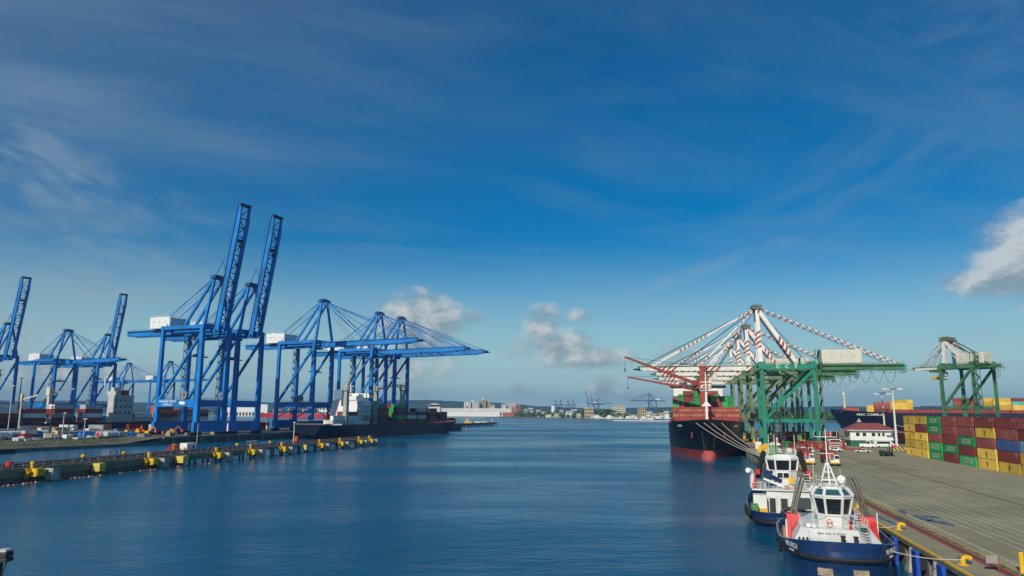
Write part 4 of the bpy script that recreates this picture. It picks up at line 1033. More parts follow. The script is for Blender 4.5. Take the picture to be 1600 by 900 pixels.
def tug_hull(t, h, mfend, deckz, dz=0.0):
    m = MB(); rows = [h.ring(-1.2-dz), h.ring(.25), h.ring(1.0), h.ring(1.8)] + [[(a[0]+(b[0]-a[0])*k, a[1]+(b[1]-a[1])*k, 1.8+(b[2]-1.8)*k) for a, b in zip(h.ring(1.8), h.ring(0, 0, 44, True))] for k in (.5, 1)]
    m.grid(rows, True); hull = m.build('hull', M_tug_blue, t, True)
    m = MB(); m.grid([h.ring(0, 0, 44, True), h.ring(.06, .1, 44, True), h.ring(.06, .24, 44, True), [(x, y, deckz) for x, y, z in h.ring(0, .34, 44, True)]], True); m.build('bulwark', M_tug_blue, t, True)
    m = MB(); m.add([(x, y, deckz) for x, y, z in h.ring(0, .3, 44, True)], [tuple(range(44))]); m.build('deck', M_deckgreen, t)
    m = MB()
    for zz, r in mfend:
        m.path(h.ring(zz, -.08) if zz < 3 else h.ring(-.35, -.05, 44, True), r, 7, closed=True)
    m.build('fender', M_black, t, True)
    m = MB(); m.grid([[(x,y,-.1-dz) for x,y,z in h.ring(0,-.012)], [(x,y,.22-dz) for x,y,z in h.ring(0,-.012)]], True); m.build('waterline_stripe', mat('tan waterline', (.33,.26,.16), .8, .3, 1.0), t, True)
    m = MB(); pts = h.ring(0, .3, 44, True)
    for i in range(0, 44): m.beam((pts[i][0], pts[i][1], deckz), pts[i], .07, .22, (pts[i][0]*.2, pts[i][1], 0))
    struct(m.build('bulwark_stay', M_tug_blue, t), 'stuff')
    return hull
def on_outline(h, i0, z, off=.05, n=440):
    lo, hi = h.ring(min(z, 1.8), -off, n), h.ring(0, -off, n, True)
    def P(i):
        i %= n; a, b = Vector(lo[i]), Vector(hi[i]); k = max(0, min(1, (z-1.8)/(b.z-1.8))); q = a.lerp(b, k); q.z = z; return q
    return P(i0), (P(i0+3)-P(i0-3)).normalized()
def windows(par, rings, mglass, mframe, w=.16, names='window', skip=()):
    """glazed band between two plan rings: a pane per side, frames along the edges"""
    a, b = [Vector(p) for p in rings[0]], [Vector(p) for p in rings[1]]; n = len(a); fr = MB()
    cen = sum(a, Vector())/n
    for i in range(n):
        j = (i+1) % n
        if i in skip: continue
        q = [a[i], a[j], b[j], b[i]]; nrm = (q[1]-q[0]).cross(q[3]-q[0]).normalized()
        if nrm.dot((q[0]+q[1])/2-cen) < 0: nrm = -nrm
        ins = [p-nrm*.05 for p in q]; MB().add(ins+[p-nrm*.03 for p in ins], [(0,1,2,3),(7,6,5,4),(0,4,5,1),(1,5,6,2),(2,6,7,3),(3,7,4,0)]).build(names, mglass, par)
    for i in range(n):
        j = (i+1) % n; fr.beam(a[i], b[i], w*1.5, w*1.5); fr.beam(a[i], a[j], w, w); fr.beam(b[i], b[j], w, w)
    return fr.build('window_frame', mframe, par)
def octo(x0, x1, hw, z, c): return [(x1, -hw+c, z), (x1, hw-c, z), (x1-c, hw, z), (x0+c, hw, z), (x0, hw-c, z), (x0, -hw+c, z), (x0+c, -hw, z), (x1-c, -hw, z)]
M_tinted = mat('green tinted glass', (.03,.10,.11), .06, .1, 1.0, spec=.8)

# ---- nearest tug: bow towards the camera
ang1 = PI/2 - QA - R(5) + PI
tug = empty('tugboat', q2w(17.3, 98.9, .7), ang1)
tag(tug, 'nearest blue and white tugboat, bow towards the camera, with twin grey funnels on red bases', 'tugboat', 'tugboats moored at the right quay')
h = TugHull(28.5, 12.4, 3.95, 2.7, 2.7)
tug_hull(tug, h, [(2.15, .24)], 1.9, .7)
# white trunk with sloping front
m = MB()
def trunk(z, x0, x1, w0, w1, c): return [(x1, -w1+c, z), (x1, w1-c, z), (x1-c, w1, z), (x0, w0, z), (x0, -w0, z), (x1-c, -w1, z)]
m.grid([trunk(1.9, -8, 10.0, 4.3, 4.9, 2.2), trunk(2.6, -8, 9.4, 4.3, 4.75, 2.0), trunk(4.15, -7.6, 6.6, 3.7, 3.7, 1.3)], True); m.add(trunk(4.15, -7.6, 6.6, 3.7, 3.7, 1.3), [tuple(range(6))])
tr = m.build('deckhouse', M_tug_white, tug)
text('IMO NO. 9120207', .40, tug, M_grey, (7.42, -.6, 3.80), (0, 1, 0), (-2.8, 0, 1.55))
# wheelhouse
m = MB(); r0, r1 = octo(-.6, 5.0, 1.65, 4.15, .9), octo(-.6, 5.1, 1.75, 5.55, .95); m.grid([r0, r1], True); m.add(r1, [tuple(range(8))]); wh = m.build('wheelhouse', M_tug_white, tug)
r2 = octo(-1.0, 5.6, 2.15, 7.5, 1.2); windows(wh, (r1, r2), M_glass, M_tug_white)
r2b = octo(-1.05, 5.65, 2.2, 7.72, 1.2); MB().grid([r2, r2b], True).build('fascia', M_tug_white, wh)
r3 = octo(-.3, 4.5, 1.65, 8.5, .9); windows(wh, (r2b, r3), M_tinted, M_tug_white, .2, 'visor_window')
m = MB(); r4 = octo(-.3, 4.5, 1.65, 8.66, .9); m.grid([r3, r4], True); m.add(r4, [tuple(range(8))]); m.build('roof', M_tug_white, wh)
m = MB(); m.box(2.6, 4.2, -1.0, 1.0, 5.56, 6.25); m.box(1.0, 1.8, -.4, .4, 5.56, 6.5); m.build('console', mat('console teal', (.06,.2,.2), .5), wh)
m = MB(); rr = octo(-.1, 4.2, 1.6, 8.66, .8); m.rail(rr+[rr[0]], .7, .03, 1.0); m.build('roof_railing', M_white, wh)
# mast
m = MB()
for y in (-.95, .95): m.beam((1.0, y, 8.6), (.6, y*.15, 11.2), .16, .16)
m.beam((2.4, 0, 8.6), (.7, 0, 11.2), .16, .16); m.beam((.9,-.7,9.2), (.9,.7,9.2), .12, .12); m.beam((.8,-.5,10.1), (.8,.5,10.1), .1, .1)
m.beam((.6,0,11.1), (.6,0,15.2), .14, .14, (1,0,0), .07, .07); m.beam((.6,-1.3,14.3), (.6,1.3,14.3), .07, .07); m.beam((.6,-.8,12.3), (.6,.8,12.3), .07, .07)
for y in (-1.3,-.6,.6,1.3): m.tube((.6,y,14.3), (.6,y,15.0), .03, 4)
m.tube((.2,-1.6,8.1), (.2,-1.6,13.4), .03, 4); mast = m.build('mast', M_white, tug)
m = MB(); m.box(.85, 1.05, .2, 1.7, 11.0, 11.13); m.cbox(.95, .9, 10.75, .25, .25, .25); m.build('radar', M_dark, mast)
for y, mm in ((-1.35, M_grey), (1.25, M_white)):
    m = MB(); m.tube((2.6, y, 8.1), (2.6, y, 9.1), .07, 6); v = []
    for x, r in ((2.25, .28), (2.3, .42), (2.8, .45), (2.82, .4)): v.append([(x, y+r*math.cos(2*PI*k/12), 9.45+r*math.sin(2*PI*k/12)) for k in range(12)])
    m.grid(v, True); m.add(v[0], [tuple(range(12))]); m.add(v[-1], [tuple(range(12))]); m.build('searchlight', mm, tug, True)
m = MB()
for y in (-1.3, -.5, .4, 1.2): m.cbox(4.35, y, 8.66, .22, .3, .35)
for y in (-1.4,-.9,1.0): m.tube((.4,y,8.1), (.4,y,9.4), .05, 5)
struct(m.build('deck_light', M_lgrey, tug), 'stuff')
# funnels
for s in (-1, 1):
    m = MB(); y = s*4.15
    m.box(-2.0, -.2, y-.85, y+.85, 4.15, 4.85); m.beam((-.3, y-s*.62, 4.2), (.1, y-s*.62, 3.1), .45, .5); m.beam((-.3, y+s*.55, 4.2), (.9, y+s*.75, 2.0), .6, .6); m.box(-2.0, -.9, y-.8, y+.8, 1.9, 4.15); m.add([(-.2,y-.85,4.85),(-.2,y+.85,4.85),(.3,y+s*.9,2.4),(.3,y+s*.3,2.4)], [(0,1,2,3)])
    m.build('funnel_base', M_red, tug)
    m = MB()
    for k in (-.26, .26): m.path([(-1.1+k*1.2, y+k*.8, 4.8), (-1.15+k*1.2, s*3.85+k*.8, 6.0), (-1.25+k*1.2, s*3.2+k*.8, 8.5), (-1.4+k*1.2, s*2.95+k*.8, 9.1), (-1.75+k*1.2, s*2.8+k*.8, 9.3)], .215, 9)
    m.build('funnel', M_pipe, tug, True)
# stairs, landing, rails, deck gear
m = MB()
for s in (2.75,):
    for k in range(8): m.box(7.0+k*.36, 7.35+k*.36, s-.42, s+.42, 4.0-k*.26, 4.06-k*.26)
    for e in (-.46, .46): m.beam((6.9, s+e, 4.1), (9.9, s+e, 1.95), .06, .22); m.tube((6.9, s+e, 5.0), (9.9, s+e, 2.9), .03, 4); m.tube((6.9, s+e, 4.1), (6.9, s+e, 5.0), .03, 4); m.tube((9.9, s+e, 2.0), (9.9, s+e, 2.9), .03, 4)
    for k in range(5): m.box(3.4-k*.3, 3.65-k*.3, s-.4, s+.35, 4.4+k*.26, 4.46+k*.26)
struct(m.build('stairs', M_lgrey, tug), 'stuff')
m = MB(); m.box(4.6, 6.8, 2.25, 3.45, 4.17, 4.25); m.build('landing', M_deckgreen, tug)
m = MB(); m.rail([(6.4,-2.6,4.15),(6.4,2.2,4.15)], .95, .025, 1.0); m.rail([(6.0,-3.5,4.15),(-.2,-3.6,4.15)], .95, .025, 1.2); m.rail([(4.2,3.6,4.15),(0,3.6,4.15)], .95, .025, 1.2); m.tube((5.3,-2.3,5.5),(5.3,2.3,5.5),.025,4)
m.tube((6.2,-5.3,1.9),(6.2,-5.3,5.0),.09,6); m.tube((0,5.2,1.9),(0,5.2,5.4),.07,6); m.build('railing', M_white, tug)
m = MB()
for y in (.4, 1.7): m.lathe([(.26,0),(.22,.1),(.22,.95),(.29,1.0),(.29,1.12)], 12, (9.1, y, 2.75))
m.box(8.7, 9.6, -.7, 2.3, 2.6, 2.85); m.build('towing_bitt', M_dark, tug)
m = MB()
for k in range(3): m.path([(8.5,-4.2+k*.42,2.8),(8.8,-4.1+k*.42,3.45),(9.2,-4.0+k*.42,2.8)], .11, 6)
m.cbox(8.7,-3.6,2.4,1.0,1.8,.6); m.build('winch', M_dark, tug)
m = MB(); m.path([(8.6,4.5,2.0),(9.2,4.6,2.55),(9.8,4.4,2.1)], .2, 6); m.path([(9.6,3.9,2.0),(9.9,4.0,2.5),(10.4,3.7,2.1)], .2, 6); m.build('hose', M_dark, tug)
m = MB(); m.cbox(-2.5,-5.0,1.9,2.2,.9,1.1); m.build('deck_locker', mat('salmon locker', (.5,.2,.14), .6), tug)
# fittings on the sloping front, lockers, rafts, lights and small pipes
m = MB()
for y in (-3.0,-1.9,-.8,.3): m.beam((6.75,y,4.12),(9.35,y,2.72),.05,.03)
for z, xx in ((3.25,8.2),): m.box(xx-.03,xx+.05,-3.6,1.9,z,z+.05)
m.build('deck_seam', M_lgrey, tug)
for y in (-2.9,-2.3): MB().path([(5.4,y,4.45),(6.2,y,4.45)],.26,8).build('life_raft', M_white, tug, True)
m = MB(); m.lathe([(.16,0),(.13,.7),(.22,.8),(.22,1.0)],8,(6.1,1.55,4.15)); m.beam((6.1,1.55,5.05),(6.8,1.55,5.3),.16,.16); m.build('fire_monitor', M_red, tug)
MB().path([(5.72,-.6+.28*math.cos(2*PI*k/12),4.85+.28*math.sin(2*PI*k/12)) for k in range(12)],.06,6,closed=True).build('lifebuoy', M_orange, tug, True)
m = MB()
for y in (-1.5, 1.5): m.beam((.2,y,8.66),(.2,y,9.5),.06,.06); m.cbox(.2,y,9.45,.25,.4,.18)
for y in (-1.1,-.3,.5): m.cbox(3.2,y,8.66,.4,.3,.28)
m.beam((-.2,-1.9,8.7),(-.2,1.9,8.7),.05,.05); m.tube((1.6,1.3,8.6),(1.6,1.3,10.6),.03,5); m.tube((3.4,-1.5,8.6),(3.4,-1.5,9.9),.03,5); struct(m.build('roof_fitting', M_lgrey, tug), 'stuff')
m = MB(); m.path([(4.9,-2.0,4.2),(5.2,-2.3,4.9),(5.35,-2.35,6.2)],.05,5); m.path([(5.1,1.95,4.2),(5.35,2.1,5.5)],.05,5); m.rail([(-7.4,-3.6,4.15),(-.6,-3.65,4.15)],.95,.025,1.2); m.rail([(-7.4,3.6,4.15),(-.6,3.65,4.15)],.95,.025,1.2); struct(m.build('pipework', M_white, tug), 'stuff')
m = MB()
for k, i0 in enumerate((96,116,136,324,344,304)):
    p, d = on_outline(h, i0, 1.5, .34); m.path([p+d*.45*math.cos(2*PI*q/12)+Vector((0,0,.45*math.sin(2*PI*q/12))) for q in range(12)], .16, 6, closed=True)
struct(m.build('tyre_fender', M_black, tug, True), 'stuff')
for i0, s in ((383, 1), (50, 1)):
    p, d = on_outline(h, i0, 3.0); text('VB ORCA', .74, tug, M_white, p+Vector((0,0,-.1)), (d.x, d.y, 0), (0,0,1)); text('PANAMA', .30, tug, M_white, p+Vector((0,0,-.62)), (d.x, d.y, 0), (0,0,1))
m = MB(); p, d = on_outline(h, 25, 1.0, .05); 
m = MB()
for i0 in (8, 428):
    p, d = on_outline(h, i0, .75, .12); MB().beam(p-d*.75, p+d*.75, .3, .75).build('bow_pad', mat('pale rubber pad', (.35,.28,.19), .85, .3, 2), tug)

# ---- second tug: stern towards the camera
ang2 = PI/2 - QA - R(3.5)
tug2 = empty('tugboat', q2w(16.3, 133.2, 0), ang2)
tag(tug2, 'blue and white tugboat behind the nearest one, stern towards the camera, black lattice mast', 'tugboat', 'tugboats moored at the right quay')
h2 = TugHull(31.0, 12.2, 4.2, 3.0, 3.2)
tug_hull(tug2, h2, [(1.75, .34)], 2.1)
m = MB(); m.box(-6.2, 8, -4.6, 3.0, 2.1, 5.6); m.box(-6.6, 8.2, -5.0, 5.2, 5.6, 5.78); dh = m.build('deckhouse', M_tug_white, tug2)
m = MB(); m.box(-8.2, -5.6, 3.1, 5.1, 2.1, 5.0); m.build('deck_locker', M_tug_white, tug2)
m = MB(); m.cbox(-8.6, 4.0, 2.1, .7, 1.9, .9); m.build('equipment_box', M_yellow, tug2)
for y0, y1, nm in ((1.7, 2.6, 'door'), (-.1, .9, 'door')):
    m = MB(); m.box(-6.28, -6.12, y0, y1, 2.2, 4.4); m.build(nm, M_dark, dh)
m = MB(); m.box(-6.28, -6.12, -3.6, -1.6, 2.9, 4.6); m.build('window', mat('grey green glass', (.06,.09,.085), .15), dh)
m = MB()
for y in (2.75, 1.5, 1.05, -.25, -1.45, -3.75): m.box(-6.32, -6.1, y-.05, y+.05, 2.2, 4.75)
m.box(-6.32,-6.1,-3.75,-1.45,4.6,4.72); m.build('door_frame', M_lgrey, dh)
m = MB(); m.box(-6.34, -6.16, -4.4, -3.9, 3.9, 4.3); m.box(-6.34, -6.16, -4.4, -3.9, 3.1, 3.4); m.build('fire_box', M_red, dh)
m = MB(); m.rail([(-6.5,5.1,5.78),(-6.5,-4.9,5.78),(2,-4.9,5.78)], 1.0, .03, 1.2); m.rail([(-6.5,5.1,5.78),(4,5.1,5.78)], 1.0, .03, 1.2); m.build('railing', M_white, tug2)
# aft deck gear
m = MB(); m.path([(-8.6,-1.0,2.5),(-8.9,-.2,3.2),(-8.5,.6,3.0),(-8.8,1.0,2.4)], .33, 7); m.lathe([(.9,0),(.9,.15),(.5,.2),(.5,.9),(.9,1.0)], 10, (-8.6,-1.8,2.1)); m.cbox(-8.2,-3.0,2.1,.8,1.4,.8); m.build('towing_winch', M_dark, tug2, True)
m = MB(); m.cbox(-9.6,5.0,2.1,1.6,1.0,1.7); m.build('net_bin', mat('green net', (.08,.26,.07), .9, .4, 3), tug2)
# wheelhouse
m = MB(); r0, r1 = octo(-.5, 4.6, 2.2, 5.78, 1.1), octo(-.5, 4.6, 2.25, 8.3, 1.15); m.grid([r0, r1], True); m.add(r1, [tuple(range(8))]); wh2 = m.build('wheelhouse', M_tug_white, tug2)
r2 = octo(-.75, 5.0, 2.55, 10.1, 1.35); windows(wh2, (r1, r2), M_glass, M_tug_white, .17)
m = MB(); r3, r4, r5 = octo(-.85, 5.1, 2.65, 10.15, 1.3), octo(-.85, 5.1, 2.65, 10.45, 1.3), octo(-.4, 4.6, 2.2, 10.95, 1.1); m.grid([r3, r4, r5], True); m.add(r5, [tuple(range(8))]); m.add(r3, [tuple(range(8))]); m.build('roof', M_tug_white, wh2)
m = MB(); m.box(-.58, -.46, -.9, .9, 7.15, 7.95); m.build('window', M_glass, wh2); m = MB(); m.box(-.62, -.46, -.06, .06, 7.1, 8.0); m.box(-.62,-.46,-.98,.98,7.05,7.15); m.box(-.62,-.46,-.98,.98,7.95,8.05); m.build('window_frame', M_tug_white, wh2)
m = MB(); m.rail([(-.6,-2.3,10.9),(4.4,-2.3,10.9),(4.4,2.3,10.9),(-.6,2.3,10.9),(-.6,-2.3,10.9)], .9, .03, 1.1); m.build('roof_railing', M_white, wh2)
m = MB(); m.lathe([(.3,0),(.3,.5),(.1,.9)], 8, (-.7,-1.2,6.4)); m.cbox(-.75,-1.2,6.3,.3,.9,1.0); m.build('life_raft', M_yellow, tug2)
m = MB(); m.cbox(.3,1.5,10.95,1.3,1.0,1.5); m.build('roof_locker', mat('green locker', (.12,.36,.14), .6), tug2)
MB().ball((.6,-1.3,11.5),.55).build('satellite_dome', M_cream, tug2, True); MB().ball((2.2,.2,11.3),.4).build('satellite_dome', M_cream, tug2, True)
# black lattice mast
m = MB()
for sx in (-1,1):
    for sy in (-1,1): m.beam((1.8+sx*.55, .3+sy*.55, 10.9), (1.8+sx*.4, .3+sy*.4, 17.8), .16, .16)
for k in range(9):
    z = 11+k*.76
    for sx in (-1,1): m.beam((1.8+sx*.5,-.2,z), (1.8+sx*.5,.8,z+.76), .09, .09); m.beam((1.3,.3+sx*.5,z), (2.3,.3+sx*.5,z+.76), .09, .09); m.beam((1.3,.3+sx*.5,z), (2.3,.3+sx*.5,z), .1, .1)
m.box(.9,2.7,-.9,1.5,17.8,17.95); m.beam((1.8,-1.8,18.6),(1.8,2.4,18.6),.1,.1); m.tube((1.8,.3,17.9),(1.8,.3,19.6),.06,5); m.tube((1.8,-1.3,17.9),(1.2,-2.4,18.6),.05,4); m.build('lattice_mast', M_dark, tug2)
m = MB()
for y in (-2.1, 2.0, 1.1): m.tube((.2,y,10.9),(.2,y,14.2),.05,5)
m.beam((.2,1.1,12.6),(.2,2.9,12.6),.06,.06); m.build('antenna', M_white, tug2)
# slanted black funnels with red casings
for s in (-1, 1):
    m = MB(); m.path([(1.6, s*4.1, 5.8), (1.4, s*3.7, 8.2), (1.2, s*3.05, 10.6), (1.0, s*2.8, 11.3)], .42, 9); m.build('funnel', M_black, tug2, True)
    m = MB(); m.box(-.4, .6, s*4.0-.35, s*4.0+.35, 7.6, 8.4); m.add([(-5.2,s*4.75-.3,5.8),(-5.2,s*4.75+.3,5.8),(-3.4,s*4.75,5.8),(-5.0,s*4.65,8.1),(-4.6,s*4.65,8.1)], [(0,1,4,3),(1,2,4),(2,0,3,4),(0,2,1)]); struct(m.build('funnel_casing', M_red, tug2), 'stuff')
    m = MB(); m.box(-4.2,.4,s*4.2-.6,s*4.2+.5,5.78,6.9); m.build('casing_deck', M_grey, tug2)
m = MB(); m.path([(-4.2,5.0,5.8),(-4.2,5.0,7.8),(-4.6,5.3,8.5),(-5.3,5.7,8.6)], .42, 9); m.build('vent_cowl', M_white, tug2, True)
# knuckle boom deck crane: navy and white
m = MB(); m.lathe([(.45,0),(.4,1.8)], 10, (-3.2,2.4,5.8)); m.beam((-3.2,2.4,7.7),(-4.6,.6,6.9),.55,.6); m.cbox(-3.2,2.4,7.3,1.1,1.1,.7); m.beam((-3.0,2.9,8.0),(-3.6,1.9,8.3),.5,.5); dc = m.build('deck_crane', mat('navy crane paint', (.012,.03,.10), .4), tug2)
m = MB(); m.beam((-3.5,3.2,7.2),(-5.2,-.2,5.95),.32,.3); m.build('crane_arm', M_white, dc)
m = MB(); m.cbox(-5.6,-.2,5.8,.5,.8,.6); m.cbox(-6.2,-1.6,5.8,.3,.8,.5); m.build('lifebuoy', mat('salmon locker', (.5,.2,.14)), tug2)
m = MB()
for k in range(6): m.box(-4.4+k*.3,-4.15+k*.3,-3.9,-3.1,5.85+k*.4,5.92+k*.4)
for e in (-3.9,-3.1): m.beam((-4.5,e,5.8),(-2.6,e,8.2),.06,.16)
struct(m.build('stairs', M_white, tug2), 'stuff')
p, d = on_outline(h2, 236, 3.0); text('VB BARTOLOME', .42, tug2, M_white, p+Vector((0,0,-.1)), (d.x,d.y,0), (0,0,1)); text('PANAMA', .34, tug2, M_white, p+Vector((0,0,-.75)), (d.x,d.y,0), (0,0,1))
m = MB()
for i0 in (120, 132, 146):
    p, d = on_outline(h2, i0, 2.6, .3); nrm = Vector((d.y, -d.x, 0)); m.path([p+d*.6*math.cos(2*PI*k/12)+Vector((0,0,.6*math.sin(2*PI*k/12))) for k in range(12)], .2, 6, closed=True)
struct(m.build('tyre_fender', M_black, tug2, True), 'stuff')
for i, (a, b, sg, lab) in enumerate((((11.5, 4.6, 3.0), (27.0, 84.6), .3, 'thin mooring rope from the nearest tug bow to the near yellow bollard'), ((-9, 5.4, 2.8), (26.9, 107.2), .3, 'thin mooring rope from the nearest tug side to the second yellow bollard'))):
    w = Matrix.Translation(q2w(17.3, 98.9, .7)) @ Matrix.Rotation(ang1, 4, 'Z') @ Vector(a)
    tag(MB().path(catenary(w, q2w(b[0], b[1], ZQ+.55), sg), .04, 5).build('mooring_rope', M_rope), lab, 'rope', 'mooring ropes of the nearest tug')

# ================================================================== RIGHT QUAY: things standing on it
def put(name, mb_, m, loc, rz, label, cat, group=None, smooth=False):
    o = mb_.build(name, m, None, smooth, loc, rz); return tag(o, label, cat, group)
# ---- bent yellow bollards on the edge
def bollard_mb():
    m = MB(); m.lathe([(.55,0),(.55,.08),(.36,.12)], 12, (0,0,0)); m.path([(0,0,.1),(0,0,.45),(.06,0,.66),(.3,0,.76),(.58,0,.70),(.72,0,.60)], .26, 10); return m
bproto = None
for i, (yq, lab) in enumerate(((84.8, 'yellow hooked bollard on the kerb, nearest the camera'), (107.3, 'yellow hooked bollard on the kerb beside the nearest tug stern'), (130, 'yellow hooked bollard on the kerb seen between the two tugs'), (153, 'yellow bollard on the quay edge beyond the second tug'), (176, 'yellow bollard on the quay edge, last before the moored ship'))):
    if bproto is None: bproto = bollard_mb().build('bollard', M_yellow, None, True); o = bproto
    else: o = bproto.copy(); C.objects.link(o)
    o.location = q2w(27.0, yq, ZQ); o.rotation_euler.z = -QA; tag(o, lab, 'bollard', 'yellow bollards along the right quay edge')
# ---- rubber fenders with blue facing and grey cone fenders on the wall
fp = None
spots = [67, 75.6, 84, 92.4, 100.8, 109.2] + [168+8.4*k for k in range(8)]
for i, yq in enumerate(spots):
    if fp is None:
        fp = empty('fender'); MB().bbox(-.35, .1, -.85, .85, -2.9, .2, .08).build('facing_panel', mat('blue fender facing', (.012,.075,.42), .5, .12, .8), fp); MB().box(.05, .9, -.5, .5, -1.8, -.6).build('rubber_block', M_black, fp); o = fp
    else: o = copy_tree(fp)
    o.location = q2w(EDGE-1.35, yq, ZQ-.2); o.rotation_euler.z = -QA
    tag(o, 'blue faced rubber fender on the quay wall, %s from the camera' % (ORD[i] if i < 16 else 'far'), 'fender', 'blue fenders along the right quay wall')
cp = None
for i, yq in enumerate((71.2, 79.6, 88.0, 96.4)):
    if cp is None: cp = MB().grid([[(-.15,-.2,.0),(.55,-.2,.0),(.55,.2,.0),(-.15,.2,.0)], [(-.7,-.85,-2.7),(.55,-.85,-2.7),(.55,.85,-2.7),(-.7,.85,-2.7)], [(-.6,-.95,-3.0),(.55,-.95,-3.0),(.55,.95,-3.0),(-.6,.95,-3.0)]], True).add([(-.6,-.95,-3.0),(.55,-.95,-3.0),(.55,.95,-3.0),(-.6,.95,-3.0)], [(0,1,2,3)]).build('wedge_fender', mat('pale grey rubber', (.36,.35,.31), .8, .3, .8, grime=.3)); o = cp
    else: o = cp.copy(); C.objects.link(o)
    o.location = q2w(EDGE-.8, yq, ZQ-.35); o.rotation_euler.z = -QA; tag(o, 'pale grey wedge shaped fender on the quay wall, %s from the camera' % ORD[i], 'fender', 'grey wedge fenders on the right quay wall')
# ---- small things by the edge
put('warning_post', MB().bbox(-.2,.2,-.1,.1,0,1.9,.03), M_yellow, q2w(31.15, 82.0, ZQ), -QA, 'yellow flat post at the lower right corner', 'post')
m = MB(); m.tube((0,0,0),(0,0,1.5),.05,6); o = m.build('sign', M_rack, None, False, q2w(29.2, 82.0, ZQ), -QA); tag(o, 'small grey notice board on a thin red post near the quay edge', 'sign'); MB().box(-1.1,-.05,-.05,.05,.75,1.5).build('sign_board', mat('weathered board', (.30,.28,.23), .8), o)
# ---- the wall of containers, five high
MS = cont_mesh(12.19, 2.76, 2.44, ribs=38)
cols = [(198.6, 'stack cut by the right edge of the photo'), (211.9, 'second stack from the right edge'), (225.8, 'stack left of the one with the blue container'), (239.9, 'stack right of the green topped middle'), (253.6, 'middle stack with three maroon boxes on top'), (267.4, 'stack with four green boxes'), (281.0, 'right half of the yellow end stack'), (293.6, 'far left end stack all of yellow boxes')]
tiers = [['yellow','yellow','lightblue','maroon','maroon'], ['yellow','maroon','blue','maroon','maroon'], ['yellow','yellow','maroon','yellow','maroon'], ['green','maroon','green','maroon','maroon'], ['maroon','green','maroon','maroon','maroon'],
         ['green','green','maroon','green','green'], ['yellow','yellow','yellow','maroon','yellow'], ['yellow','yellow','yellow','yellow','yellow']]
names_c = ['stack cut by the right edge of the photo','stack with the dark blue box','stack left of the one with the blue box','stack with two separate green boxes','stack fourth from the right edge','stack with four green boxes','right half of the yellow end stack','far left yellow end stack']
M_lgreen = mat('dark green print', (.01,.16,.04), .5); M_lblack = mat('black print', (.02,.02,.02), .6); M_gold = mat('gold print', (.45,.33,.10), .6)
GC = 'containers stacked five high on the right quay'
TN = ['bottom','second','third','fourth','top']
for ci, (yq, _) in enumerate(cols):
    for ti, c in enumerate(tiers[ci]):
        jx, jy = random.uniform(-.06,.06), random.uniform(-.1,.1)
        o = container('shipping_container', c, q2w(80.0+jx+1.22, yq+jy, ZQ+ti*2.77), -QA+PI/2, '%s container, %s tier of the %s' % ({'green':'bright green','blue':'dark blue','lightblue':'light blue'}.get(c,c), TN[ti], names_c[ci]), GC, MS)
        # doors on the end facing the camera (local -x) with lock rods
        dm = CM.get('door')
        if dm is None:
            m = MB(); m.box(-.03,.03,.04,1.06,.16,2.58)
            for y in (.3,.8): m.tube((-.06,y,.2),(-.06,y,2.55),.03,5)
            dm = CM['door'] = m.mesh('door', CONT['maroon'])
        for s in (0, 1):
            d = bpy.data.objects.new('door', dm); C.objects.link(d); d.parent = o; d.location = (-6.08, 0 if s else -1.1, 0)
            recolour(d, o.material_slots[0].material)
        # local +y is the side facing the water (towards -x of the quay)
        if c == 'green':
            b = MB().box(-3.6, 2.6, 1.222, 1.24, .78, 1.98).build('sign_panel', M_white_old, o); text('EVERGREEN', 1.02, b, M_lgreen, (-.5, 1.255, 1.38), (-1,0,0), (0,0,1), squash=.98)
        elif c == 'yellow' or (c == 'maroon' and (ci, ti) == (1, 3)):
            k = M_lblack if c == 'yellow' else M_gold
            text('m', 1.35, o, k, (-.2, 1.25, 1.75), (-1,0,0), (0,0,1), squash=1.1); text('SC', 1.0, o, k, (-.2, 1.25, .95), (-1,0,0), (0,0,1))
        if c == 'maroon' or (ci+ti) % 2:
            m = MB()
            for (xx, zz, w_, h_) in ((-4.6,2.38,1.1,.16),(-4.9,2.1,.7,.12),(-5.2,1.7,.3,.3)): m.box(xx-w_/2, xx+w_/2, 1.222, 1.236, zz-h_/2, zz+h_/2)
            struct(m.build('marking', [M_white_old, M_orange, M_white_old][(ci*2+ti) % 3], o), 'stuff')
        elif c in ('blue','lightblue'):
            text('CMA', .55, o, M_white_old, (4.6, 1.25, 2.25), (-1,0,0), (0,0,1))
# small stack left of the yellow end
for i, c in enumerate(('green','yellow')):
    container('shipping_container', c, q2w(106, 372, ZQ+i*2.62), -QA+R(20), '%s container in the small two-high stack by the light mast' % c, 'small stack by the light mast', cont_mesh(6.06))
